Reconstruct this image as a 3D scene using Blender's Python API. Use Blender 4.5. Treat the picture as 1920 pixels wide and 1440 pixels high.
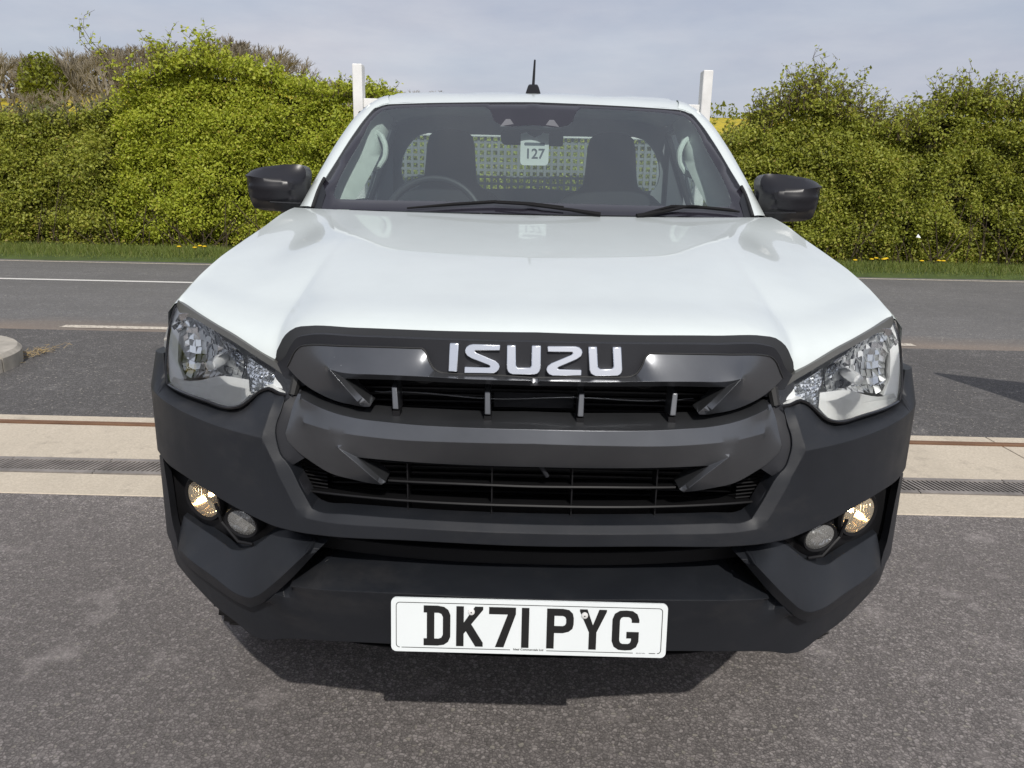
import bpy, bmesh, math, random
import numpy as np
from mathutils import Vector, Matrix, noise
from mathutils.geometry import delaunay_2d_cdt
for _o in list(bpy.data.objects): bpy.data.objects.remove(_o, do_unlink=True)
random.seed(7); RNG = np.random.default_rng(11)
R = math.radians
scene = bpy.context.scene
COL = scene.collection
# ------------------------------------------------------------------ camera
cd = bpy.data.cameras.new('camera'); cam = bpy.data.objects.new('camera', cd); COL.objects.link(cam)
cd.sensor_fit = 'HORIZONTAL'; cd.sensor_width = 36.0; cd.lens = 27.04
cd.clip_start = 0.05; cd.clip_end = 2000
cam.matrix_world = Matrix.Translation((-0.027, -1.29, 1.40)) @ Matrix.Rotation(R(0.6), 4, 'Z') @ Matrix.Rotation(R(90 - 14.5), 4, 'X') @ Matrix.Rotation(R(1.15), 4, 'Z')
scene.camera = cam
# ------------------------------------------------------------------ sky and sun
SUN = Vector((0.236, -1.055, 1.0)).normalized()
w = bpy.data.worlds.new('World'); scene.world = w; w.use_nodes = True
nt = w.node_tree; nt.nodes.clear()
out = nt.nodes.new('ShaderNodeOutputWorld'); bg = nt.nodes.new('ShaderNodeBackground')
sky = nt.nodes.new('ShaderNodeTexSky'); sky.sky_type = 'NISHITA'; sky.sun_disc = False
sky.sun_elevation = math.asin(SUN.z); sky.sun_rotation = math.atan2(SUN.x, SUN.y)
sky.air_density = 1.0; sky.dust_density = 3.0; sky.ozone_density = 2.0; sky.altitude = 100
tc = nt.nodes.new('ShaderNodeTexCoord'); mp = nt.nodes.new('ShaderNodeMapping'); mp.inputs['Scale'].default_value = (1.2, 1.2, 4.5)
nz = nt.nodes.new('ShaderNodeTexNoise'); nz.inputs['Scale'].default_value = 1.6; nz.inputs['Detail'].default_value = 5; nz.inputs['Roughness'].default_value = .55
rp = nt.nodes.new('ShaderNodeValToRGB'); rp.color_ramp.elements[0].position = .32; rp.color_ramp.elements[0].color = (.62, .62, .62, 1); rp.color_ramp.elements[1].position = .70; rp.color_ramp.elements[1].color = (1, 1, 1, 1)
mx = nt.nodes.new('ShaderNodeMix'); mx.data_type = 'RGBA'
# thin high cloud veil, a little brighter where it thickens
nz2 = nt.nodes.new('ShaderNodeTexNoise'); nz2.inputs['Scale'].default_value = 2.3; nz2.inputs['Detail'].default_value = 7; nz2.inputs['Roughness'].default_value = .6
rp2 = nt.nodes.new('ShaderNodeValToRGB'); rp2.color_ramp.elements[0].position = .35; rp2.color_ramp.elements[0].color = (.405, .425, .50, 1); rp2.color_ramp.elements[1].position = .68; rp2.color_ramp.elements[1].color = (.54, .55, .595, 1)
sc2 = nt.nodes.new('ShaderNodeMix'); sc2.data_type = 'RGBA'; sc2.blend_type = 'MULTIPLY'; sc2.inputs['Factor'].default_value = 1; sc2.inputs['B'].default_value = (10.2, 10.2, 10.2, 1); sc2.clamp_result = False
nt.links.new(mp.outputs['Vector'], nz2.inputs['Vector']); nt.links.new(nz2.outputs['Fac'], rp2.inputs['Fac']); nt.links.new(rp2.outputs['Color'], sc2.inputs['A']); nt.links.new(sc2.outputs['Result'], mx.inputs['B'])
nt.links.new(tc.outputs['Generated'], mp.inputs['Vector']); nt.links.new(mp.outputs['Vector'], nz.inputs['Vector'])
nt.links.new(nz.outputs['Fac'], rp.inputs['Fac']); nt.links.new(rp.outputs['Color'], mx.inputs['Factor'])
nt.links.new(sky.outputs['Color'], mx.inputs['A']); nt.links.new(mx.outputs['Result'], bg.inputs['Color'])
bg.inputs['Strength'].default_value = 0.12
nt.links.new(bg.outputs['Background'], out.inputs['Surface'])
sd = bpy.data.lights.new('sun', 'SUN'); sd.energy = 3.25; sd.angle = R(0.6); sd.color = (1, .955, .89)
so = bpy.data.objects.new('sun', sd); COL.objects.link(so); so.rotation_euler = (-SUN).to_track_quat('-Z', 'Y').to_euler(); so.location = (3, -8, 9)
scene.view_settings.view_transform = 'Standard'; scene.view_settings.look = 'None'
scene.view_settings.gamma = 1.0; scene.view_settings.exposure = 0.0; scene.view_settings.use_curve_mapping = False
scene.render.engine = 'CYCLES'
# ------------------------------------------------------------------ materials
MATS = {}
class NT:
    def __init__(s, name):
        s.m = bpy.data.materials.new(name); s.m.use_nodes = True; s.t = s.m.node_tree; s.b = s.t.nodes['Principled BSDF']; s.o = s.t.nodes['Material Output']
        MATS[name] = s.m
    def n(s, typ, **kw):
        n = s.t.nodes.new('ShaderNode' + typ)
        for k, v in kw.items():
            if k in n.inputs: n.inputs[k].default_value = v
            else: setattr(n, k, v)
        return n
    def l(s, a, b): s.t.links.new(a, b)
    def set(s, **kw):
        for k, v in kw.items():
            s.b.inputs[k.replace('_', ' ')].default_value = v
        return s
    def coords(s, scale=(1, 1, 1), kind='Object'):
        c = s.n('TexCoord'); m = s.n('Mapping', Scale=scale); s.l(c.outputs[kind], m.inputs['Vector']); return m.outputs['Vector']
    def noise(s, vec, scale, detail=4, rough=.55):
        n = s.n('TexNoise', Scale=scale, Detail=detail, Roughness=rough); s.l(vec, n.inputs['Vector']); return n.outputs['Fac']
    def ramp(s, fac, stops):
        r = s.n('ValToRGB'); e = r.color_ramp.elements
        while len(e) < len(stops): e.new(.5)
        for i, (p, c) in enumerate(stops): e[i].position = p; e[i].color = (*c, 1) if len(c) == 3 else c
        s.l(fac, r.inputs['Fac']); return r.outputs['Color']
    def mix(s, fac, a, b, blend='MIX'):
        m = s.n('Mix', data_type='RGBA', blend_type=blend)
        for i, v in (('Factor', fac), ('A', a), ('B', b)):
            if isinstance(v, (int, float)): m.inputs[i].default_value = v
            elif isinstance(v, tuple): m.inputs[i].default_value = (*v, 1) if len(v) == 3 else v
            else: s.l(v, m.inputs[i])
        return m.outputs['Result']
    def bump(s, h, strength, dist=.01, base=None):
        b = s.n('Bump', Strength=strength, Distance=dist); s.l(h, b.inputs['Height'])
        if base is not None: s.l(base, b.inputs['Normal'])
        s.l(b.outputs['Normal'], s.b.inputs['Normal']); return b.outputs['Normal']
    def edge(s, r=.004):
        b = s.n('Bevel', samples=4, Radius=r); return b.outputs['Normal']
    def col(s, c): s.l(c, s.b.inputs['Base Color'])
def plain(name, c, rough=.5, metal=0., bumps=None, coat=0., spec=.5, var=.12):
    m = NT(name); m.set(Roughness=rough, Metallic=metal); m.b.inputs['Coat Weight'].default_value = coat; m.b.inputs['Coat Roughness'].default_value = .03
    m.b.inputs['Specular IOR Level'].default_value = spec
    v = m.coords(); f = m.noise(v, 7, 5)
    lo = tuple(x * (1 - var) for x in c); hi = tuple(min(1, x * (1 + var)) for x in c)
    m.col(m.ramp(f, [(.3, lo), (.7, hi)]))
    if bumps: m.bump(m.noise(v, bumps[0], 3), bumps[1], bumps[2])
    return m
# car paint and plastics
p = NT('white_paint'); p.set(Roughness=.32, Base_Color=(.62, .68, .675, 1)); p.b.inputs['Coat Weight'].default_value = .9; p.b.inputs['Coat Roughness'].default_value = .015
v = p.coords(); p.bump(p.noise(v, 340, 2), .016, .001); p.col(p.ramp(p.noise(v, 5, 7, .7), [(.3, (.605, .655, .645)), (.7, (.645, .70, .69))])); p.l(p.ramp(p.noise(p.coords((1, .4, 1)), 7, 6, .7), [(.4, (.012, .012, .012)), (.75, (.07, .07, .07))]), p.b.inputs['Coat Roughness'])
m = NT('matt_plastic'); m.set(Roughness=.52); m.b.inputs['Specular IOR Level'].default_value = .42
v = m.coords(); f = m.noise(v, 5, 6, .6); m.col(m.ramp(f, [(.3, (.0098, .0115, .0150)), (.75, (.0155, .0178, .0225))]))
h = m.noise(v, 900, 2); m.bump(h, .16, .0012, m.edge(.003))
du = m.ramp(m.noise(m.coords((1, 1, 2.2)), 3.2, 7, .7), [(.52, (0, 0, 0)), (.80, (.10, .10, .10))]); m.col(m.mix(du, m.ramp(f, [(.3, (.0098, .0115, .0150)), (.75, (.0155, .0178, .0225))]), (.20, .18, .16)))
f2 = m.ramp(m.noise(v, 11, 5), [(.3, (.46, .46, .46)), (.7, (.60, .60, .60))]); m.l(f2, m.b.inputs['Roughness'])
m = NT('gloss_grey'); m.set(Roughness=.29, Metallic=.75); m.b.inputs['Coat Weight'].default_value = .4; m.b.inputs['Coat Roughness'].default_value = .07
v = m.coords(); f = m.noise(v, 9, 5); m.col(m.ramp(f, [(.3, (.104, .109, .118)), (.75, (.134, .140, .150))]))
sp = m.n('TexVoronoi', Scale=55.); m.l(v, sp.inputs['Vector']); chips = m.ramp(sp.outputs['Distance'], [(.035, (1, 1, 1)), (.06, (0, 0, 0))])
gate = m.ramp(m.noise(v, 4, 2), [(.60, (0, 0, 0)), (.66, (1, 1, 1))]); chip = m.mix(1., chips, gate, 'MULTIPLY')
m.col(m.mix(chip, m.ramp(f, [(.3, (.104, .109, .118)), (.75, (.134, .140, .150))]), (.35, .35, .36)))
m.l(m.edge(.002), m.b.inputs['Normal'])
plain('satin_grey', (.022, .023, .027), .55, 0, (700, .12, .001), 0, .25)
plain('black_plastic', (.008, .008, .009), .5, 0, (400, .08, .001), 0, .28)
plain('gloss_black', (.008, .008, .009), .12)
plain('rubber_black', (.014, .014, .014), .62)
plain('tyre_rubber', (.022, .021, .020), .8, 0, (200, .4, .002))
plain('radiator', (.012, .012, .013), .5, .5)
plain('steel_rim', (.22, .22, .23), .45, .6)
m = NT('chrome'); m.set(Metallic=1., Roughness=.07, Base_Color=(.86, .87, .88, 1))
m = NT('satin_chrome'); m.set(Metallic=1., Roughness=.2, Base_Color=(.80, .82, .85, 1))
m = NT('chrome_warm'); m.set(Metallic=1., Roughness=.10, Base_Color=(.93, .82, .66, 1))
plain('lamp_grey', (.80, .81, .81), .35, .1)
plain('lamp_shelf', (.68, .69, .68), .42, .2)
plain('lamp_trim', (.085, .085, .08), .35)
def glass(name, tint, ior=1.5, rough=0.0):
    m = NT(name); m.t.nodes.remove(m.b)
    t = m.n('BsdfTransparent', Color=(*tint, 1)); g = m.n('BsdfGlossy', Roughness=rough, Color=(1, 1, 1, 1)); fr = m.n('Fresnel', IOR=ior); mx = m.n('MixShader')
    m.l(fr.outputs[0], mx.inputs[0]); m.l(t.outputs[0], mx.inputs[1]); m.l(g.outputs[0], mx.inputs[2]); m.l(mx.outputs[0], m.o.inputs['Surface']); return m
glass('clear_glass', (.97, .98, .98), 1.5)
m = glass('fluted_glass', (.95, .95, .94), 1.5, .05)
_o = [n for n in m.t.nodes if n.bl_idname == 'ShaderNodeMixShader'][0]; _d = m.n('BsdfDiffuse', Color=(.85, .84, .80, 1)); _m2 = m.n('MixShader'); _m2.inputs[0].default_value = .16; m.l(_o.outputs[0], _m2.inputs[1]); m.l(_d.outputs[0], _m2.inputs[2]); m.l(_m2.outputs[0], m.o.inputs['Surface'])
m = glass('fog_glass', (.98, .95, .88), 1.5, .05)
_o = [n for n in m.t.nodes if n.bl_idname == 'ShaderNodeMixShader'][0]; _d = m.n('BsdfDiffuse', Color=(.92, .80, .60, 1)); _m2 = m.n('MixShader'); _m2.inputs[0].default_value = .27; m.l(_o.outputs[0], _m2.inputs[1]); m.l(_d.outputs[0], _m2.inputs[2]); m.l(_m2.outputs[0], m.o.inputs['Surface'])  # warm diffuse part puts the lit bulb's glow into the lens colour
glass('windscreen_glass', (.76, .85, .83), 1.85)
_o = [n for n in MATS['windscreen_glass'].node_tree.nodes if n.bl_idname == 'ShaderNodeMixShader'][0]; _t = MATS['windscreen_glass'].node_tree      # bluish diffuse film puts reflected sky haze into the glass colour
_d = _t.nodes.new('ShaderNodeBsdfDiffuse'); _d.inputs['Color'].default_value = (.62, .76, .88, 1); _m2 = _t.nodes.new('ShaderNodeMixShader'); _m2.inputs[0].default_value = .028
_t.links.new(_o.outputs[0], _m2.inputs[1]); _t.links.new(_d.outputs[0], _m2.inputs[2]); _t.links.new(_m2.outputs[0], _t.nodes['Material Output'].inputs['Surface'])
glass('side_glass', (.80, .88, .85), 1.45)
plain('frit_black', (.020, .019, .026), .10, 0, None, 0, .6)
plain('pale_trim', (.72, .76, .72), .7, 0, (300, .1, .001))
plain('dark_trim', (.060, .066, .076), .75)
plain('seat_fabric', (.013, .0145, .018), .9, 0, (500, .3, .002))
plain('headliner', (.28, .30, .31), .9)
plain('bed_white', (.72, .72, .70), .5, 0, (60, .05, .002), 0, .4)
plain('guard_mesh', (.20, .215, .22), .5)
plain('wall_trim', (.20, .215, .23), .85)
plain('plate_white', (.75, .79, .79), .38, 0, None, 0, .5, .02)
plain('ink_black', (.008, .008, .008), .5)
plain('ink_grey', (.12, .14, .17), .6)
plain('screw_white', (.75, .75, .73), .35)
plain('card_white', (.85, .88, .88), .5, 0, None, 0, .5, .02)
m = NT('bulb_glow'); m.set(Base_Color=(.9, .8, .6, 1), Roughness=.2); m.b.inputs['Emission Color'].default_value = (1, .72, .38, 1); m.b.inputs['Emission Strength'].default_value = 40.
plain('bulb_glass', (.75, .76, .76), .08, .2)
plain('wiper_black', (.008, .008, .009), .7, 0, None, 0, .15)
# ------------------------------------------------------------------ mesh helpers
def link(name, me, parent=None, mat=None):
    o = bpy.data.objects.new(name, me); COL.objects.link(o)
    if parent is not None: o.parent = parent
    if mat is not None:
        for q in (mat if isinstance(mat, (list, tuple)) else [mat]): me.materials.append(MATS[q])
    return o
def smooth(me, ang=28):
    me.polygons.foreach_set('use_smooth', [True] * len(me.polygons))
    if ang < 180: me.set_sharp_from_angle(angle=R(ang))
def mk(name, verts, faces, mat, parent=None, ang=28, fix=True, mi=None):
    me = bpy.data.meshes.new(name); me.from_pydata([tuple(map(float, q)) for q in verts], [], [tuple(map(int, q)) for q in faces])
    if mi is not None: me.polygons.foreach_set('material_index', mi)
    if fix:
        bm = bmesh.new(); bm.from_mesh(me); bmesh.ops.remove_doubles(bm, verts=bm.verts, dist=1e-5); bmesh.ops.recalc_face_normals(bm, faces=bm.faces); bm.to_mesh(me); bm.free()
    me.update()
    if ang: smooth(me, ang)
    return link(name, me, parent, mat)
def tag(o, label=None, cat=None, group=None, kind=None):
    if label: o['label'] = label
    if cat: o['category'] = cat
    if group: o['group'] = group
    if kind: o['kind'] = kind
    return o
def empty(name, loc=(0, 0, 0)):
    o = bpy.data.objects.new(name, None); COL.objects.link(o); o.location = loc; o.empty_display_size = .1; return o
class MB:
    """collects simple shapes into one mesh"""
    def __init__(s): s.v = []; s.f = []
    def add(s, vs, fs):
        k = len(s.v); s.v += [tuple(q) for q in vs]; s.f += [tuple(i + k for i in q) for q in fs]; return s
    def box(s, c, d, rot=None):
        c = Vector(c); h = [Vector((sx * d[0] / 2, sy * d[1] / 2, sz * d[2] / 2)) for sx in (-1, 1) for sy in (-1, 1) for sz in (-1, 1)]
        if rot is not None: h = [rot @ q for q in h]
        return s.add([c + q for q in h], [(0, 1, 3, 2), (4, 6, 7, 5), (0, 4, 5, 1), (2, 3, 7, 6), (0, 2, 6, 4), (1, 5, 7, 3)])
    def bx(s, x0, x1, y0, y1, z0, z1): return s.box(((x0 + x1) / 2, (y0 + y1) / 2, (z0 + z1) / 2), (x1 - x0, y1 - y0, z1 - z0))
    def tube(s, pts, r, n=8, caps=True, flat=1.):
        pts = [Vector(q) for q in pts]; rs = r if isinstance(r, (list, tuple)) else [r] * len(pts); rings = []; vs = []
        up = Vector((0, 0, 1)); prev = None
        for i, q in enumerate(pts):
            t = (pts[min(i + 1, len(pts) - 1)] - pts[max(i - 1, 0)]); t = t.normalized() if t.length > 1e-9 else Vector((0, 0, 1))
            if prev is None: a = t.cross(up if abs(t.z) < .95 else Vector((1, 0, 0))).normalized()
            else: a = (prev - t * prev.dot(t)).normalized()
            prev = a; b = t.cross(a)
            for k in range(n):
                an = 2 * math.pi * k / n; vs.append(q + a * math.cos(an) * rs[i] + b * math.sin(an) * rs[i] * flat)
        fs = [(i * n + k, i * n + (k + 1) % n, (i + 1) * n + (k + 1) % n, (i + 1) * n + k) for i in range(len(pts) - 1) for k in range(n)]
        if caps: fs += [tuple(range(n))[::-1], tuple(range((len(pts) - 1) * n, len(pts) * n))]
        return s.add(vs, fs)
    def lathe(s, prof, M=None, n=32, a0=0, a1=2 * math.pi):
        """prof: (r, h) around local Z"""
        full = abs(a1 - a0 - 2 * math.pi) < 1e-6; m = n if full else n + 1; vs = []
        for (r, h) in prof:
            for k in range(m):
                an = a0 + (a1 - a0) * k / n; q = Vector((r * math.cos(an), r * math.sin(an), h)); vs.append(M @ q if M is not None else q)
        fs = []
        for i in range(len(prof) - 1):
            for k in range(n): k2 = (k + 1) % m; fs.append((i * m + k, i * m + k2, (i + 1) * m + k2, (i + 1) * m + k))
        return s.add(vs, fs)
    def prism(s, poly, f0, f1):
        """poly list of 2d; f0,f1 map (a,b)->xyz"""
        n = len(poly); vs = [f0(*q) for q in poly] + [f1(*q) for q in poly]
        return s.add(vs, [tuple(range(n)), tuple(range(2 * n - 1, n - 1, -1))] + [(i, i + n, (i + 1) % n + n, (i + 1) % n) for i in range(n)])
    def mirror(s):
        return MB().add([(-q[0], q[1], q[2]) for q in s.v], [q[::-1] for q in s.f])
    def build(s, name, mat, parent=None, ang=30, bevel=0): 
        o = mk(name, s.v, s.f, mat, parent, ang)
        if bevel:
            b = o.modifiers.new('bevel', 'BEVEL'); b.width = bevel; b.segments = 2; b.limit_method = 'ANGLE'; b.angle_limit = R(35)
        return o
def catmull(pts, step, closed=False, corner=38):
    """resample a polyline: smooth where it bends gently, straight at corners"""
    P = [np.array(q, float) for q in pts]; n = len(P); d2 = lambda a, b: np.linalg.norm(b - a)
    def turn(i):
        if not closed and i in (0, n - 1): return 180
        a = P[i] - P[i - 1]; b = P[(i + 1) % n] - P[i]; c = np.dot(a, b) / (np.linalg.norm(a) * np.linalg.norm(b) + 1e-12); return math.degrees(math.acos(max(-1, min(1, c))))
    sharp = [turn(i) > corner for i in range(n)]
    def tan(i, seg):      # tangent at i for the segment direction seg (+1 leaving, -1 entering)
        if sharp[i]: return None
        a, b, c = P[i - 1], P[i], P[(i + 1) % n]; l1, l2 = d2(a, b), d2(b, c); t = (b - a) / l1 * l2 / (l1 + l2) + (c - b) / l2 * l1 / (l1 + l2); return t
    out = []
    for i in range(n if closed else n - 1):
        a, b = P[i], P[(i + 1) % n]; L = d2(a, b); k = max(1, int(math.ceil(L / step)))
        ta, tb = tan(i, 1), tan((i + 1) % n, -1)
        ch = (b - a)
        ta = ch if ta is None else ta * L; tb = ch if tb is None else tb * L
        for j in range(k):
            t = j / k; out.append((2 * t**3 - 3 * t**2 + 1) * a + (t**3 - 2 * t**2 + t) * ta + (-2 * t**3 + 3 * t**2) * b + (t**3 - t**2) * tb)
    if not closed: out.append(P[-1])
    return out
# plan curve of the truck's nose (x, y), read by arc length
PC = [(0,0),(.1,.002),(.2,.009),(.3,.023),(.4,.045),(.5,.08),(.6,.13),(.7,.2),(.78,.275),(.84,.35),(.88,.42),(.905,.50),(.918,.6),(.925,.72),(.93,.95)]
def _plan():
    P = np.array(PC, float); n = len(P); T = np.zeros_like(P); T[1:-1] = (P[2:] - P[:-2]) / 2; T[0] = (.1, 0); T[-1] = P[-1] - P[-2]; o = []
    for i in range(n - 1):
        for k in range(16):
            t = k / 16; o.append((2*t**3-3*t**2+1)*P[i]+(t**3-2*t**2+t)*T[i]+(-2*t**3+3*t**2)*P[i+1]+(t**3-t**2)*T[i+1])
    o.append(P[-1]); D = np.array(o); return D, np.r_[0, np.cumsum(np.linalg.norm(np.diff(D, axis=0), axis=1))]
PD, PS = _plan()
def pos(q):
    s, z, d = q; a = abs(s); return (math.copysign(np.interp(a, PS, PD[:, 0]), s), np.interp(a, PS, PD[:, 1]) + d, z)
def ybump(x): return float(np.interp(abs(x), PD[:, 0], PD[:, 1]))
def inpoly(px, py, poly):
    x, y = poly[:, 0], poly[:, 1]; x2, y2 = np.roll(x, -1), np.roll(y, -1); r = np.zeros(len(px), bool)
    for a, b, c, d in zip(x, y, x2, y2):
        m = ((b > py) != (d > py)); 
        with np.errstate(divide='ignore', invalid='ignore'): r ^= m & (px < (c - a) * (py - b) / (d - b + 1e-15) + a)
    return r
def fill(outline, curves=(), sp=.02, corner=38):
    """triangulate an outline given as (a, b, d); d relaxed between outline and crease curves"""
    O = catmull(outline, sp, True, corner); V = [q[:2] for q in O]; Dv = [q[2] for q in O]; E = [(i, (i + 1) % len(O)) for i in range(len(O))]
    for c in curves:
        q = catmull(c, sp, False, corner); k = len(V); V += [a[:2] for a in q]; Dv += [a[2] for a in q]; E += [(k + i, k + i + 1) for i in range(len(q) - 1)]
    poly = np.array([q[:2] for q in O]); mn, mxx = poly.min(0), poly.max(0)
    gx, gy = np.meshgrid(np.arange(mn[0], mxx[0], sp), np.arange(mn[1], mxx[1], sp)); gx = gx + (np.arange(gx.shape[0]) % 2)[:, None] * sp / 2
    g = np.stack([gx.ravel(), gy.ravel()], 1); g = g[inpoly(g[:, 0], g[:, 1], poly)]
    A = np.array(V)
    if len(g): 
        dm = np.min(((g[:, None, :] - A[None]) ** 2).sum(2), 1); g = g[dm > (sp * .55) ** 2]
    keys = {(round(float(q[0]), 5), round(float(q[1]), 5)) for c_ in [outline] + list(curves) for q in c_}
    Dv = [np.nan if abs(q[0]) < 1e-6 and (round(float(q[0]), 5), round(float(q[1]), 5)) not in keys else dd for q, dd in zip(V, Dv)]
    n0 = len(V); V2 = [Vector(q) for q in A] + [Vector(q) for q in g]
    r = delaunay_2d_cdt(V2, E, [], 0, 1e-6)
    P = np.array([tuple(q) for q in r[0]]); F = np.array([f for f in r[2] if len(f) == 3]); c = P[F].mean(1); F = F[inpoly(c[:, 0], c[:, 1], poly)]
    d = np.full(len(P), np.nan)
    for i, ov in enumerate(r[3]):
        k = [j for j in ov if j < n0]
        if k: d[i] = Dv[k[0]]
    free = np.isnan(d); d[free] = np.nanmean(d)
    I, J, Wt = [], [], []
    for k in range(3):
        i, j, o = F[:, k], F[:, (k + 1) % 3], F[:, (k + 2) % 3]; u, w_ = P[i] - P[o], P[j] - P[o]
        ct = (u * w_).sum(1) / np.maximum(1e-9, abs(u[:, 0] * w_[:, 1] - u[:, 1] * w_[:, 0])); I += [i, j]; J += [j, i]; Wt += [ct, ct]
    I, J, Wt = np.concatenate(I), np.concatenate(J), np.concatenate(Wt)
    key = I * len(P) + J; uk, inv = np.unique(key, return_inverse=True); Wt = np.bincount(inv, Wt).clip(.02, 20); I, J = uk // len(P), uk % len(P)
    den = np.bincount(I, Wt, len(P)).clip(1e-9)
    for _ in range(1500): d = np.where(free, np.bincount(I, Wt * d[J], len(P)) / den, d)
    return np.c_[P, d], F
def skirt(V, F, off):
    """thicken: walls from the rim going back by off"""
    ed = {}
    for f in F:
        for a, b in ((f[0], f[1]), (f[1], f[2]), (f[2], f[0])): ed[(a, b)] = 1
    rim = [(a, b) for (a, b) in ed if (b, a) not in ed]
    return rim
def panel(name, data, mat, parent, sp=.02, thick=.02, mode='pair', ang=24, corner=38, back=(0, 1, 0), label=None, posf=None):
    posf = posf or pos
    V, F = fill(data['o'], list(data.get('c', [])) + list(data.get('b', [])), sp, corner)
    W = [posf(q) for q in V]; F = [tuple(f) for f in F]
    # orient towards -y
    a, b, c = (Vector(W[i]) for i in F[len(F) // 2]); 
    rim = skirt(V, F, thick); out = []
    if thick:
        used = {}; 
        for a_, b_ in rim:
            if mode == 'centre' and abs(V[a_][0]) < 1e-6 and abs(V[b_][0]) < 1e-6: continue
            for k in (a_, b_):
                if k not in used: used[k] = len(W); W.append(tuple(W[k][i] + back[i] * thick for i in range(3)))
            F.append((b_, a_, used[a_], used[b_]))
    MW = [(-q[0], q[1], q[2]) for q in W]; MF = [f[::-1] for f in F]
    if mode == 'centre':
        n = len(W); return mk(name, W + MW, F + [tuple(i + n for i in f) for f in MF], mat, parent, ang)
    if isinstance(parent, (list, tuple)): pr, pl = parent
    else: pr = pl = parent
    return [mk(name, W, F, mat, pr, ang), mk(name, MW, MF, mat, pl, ang)]
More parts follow.
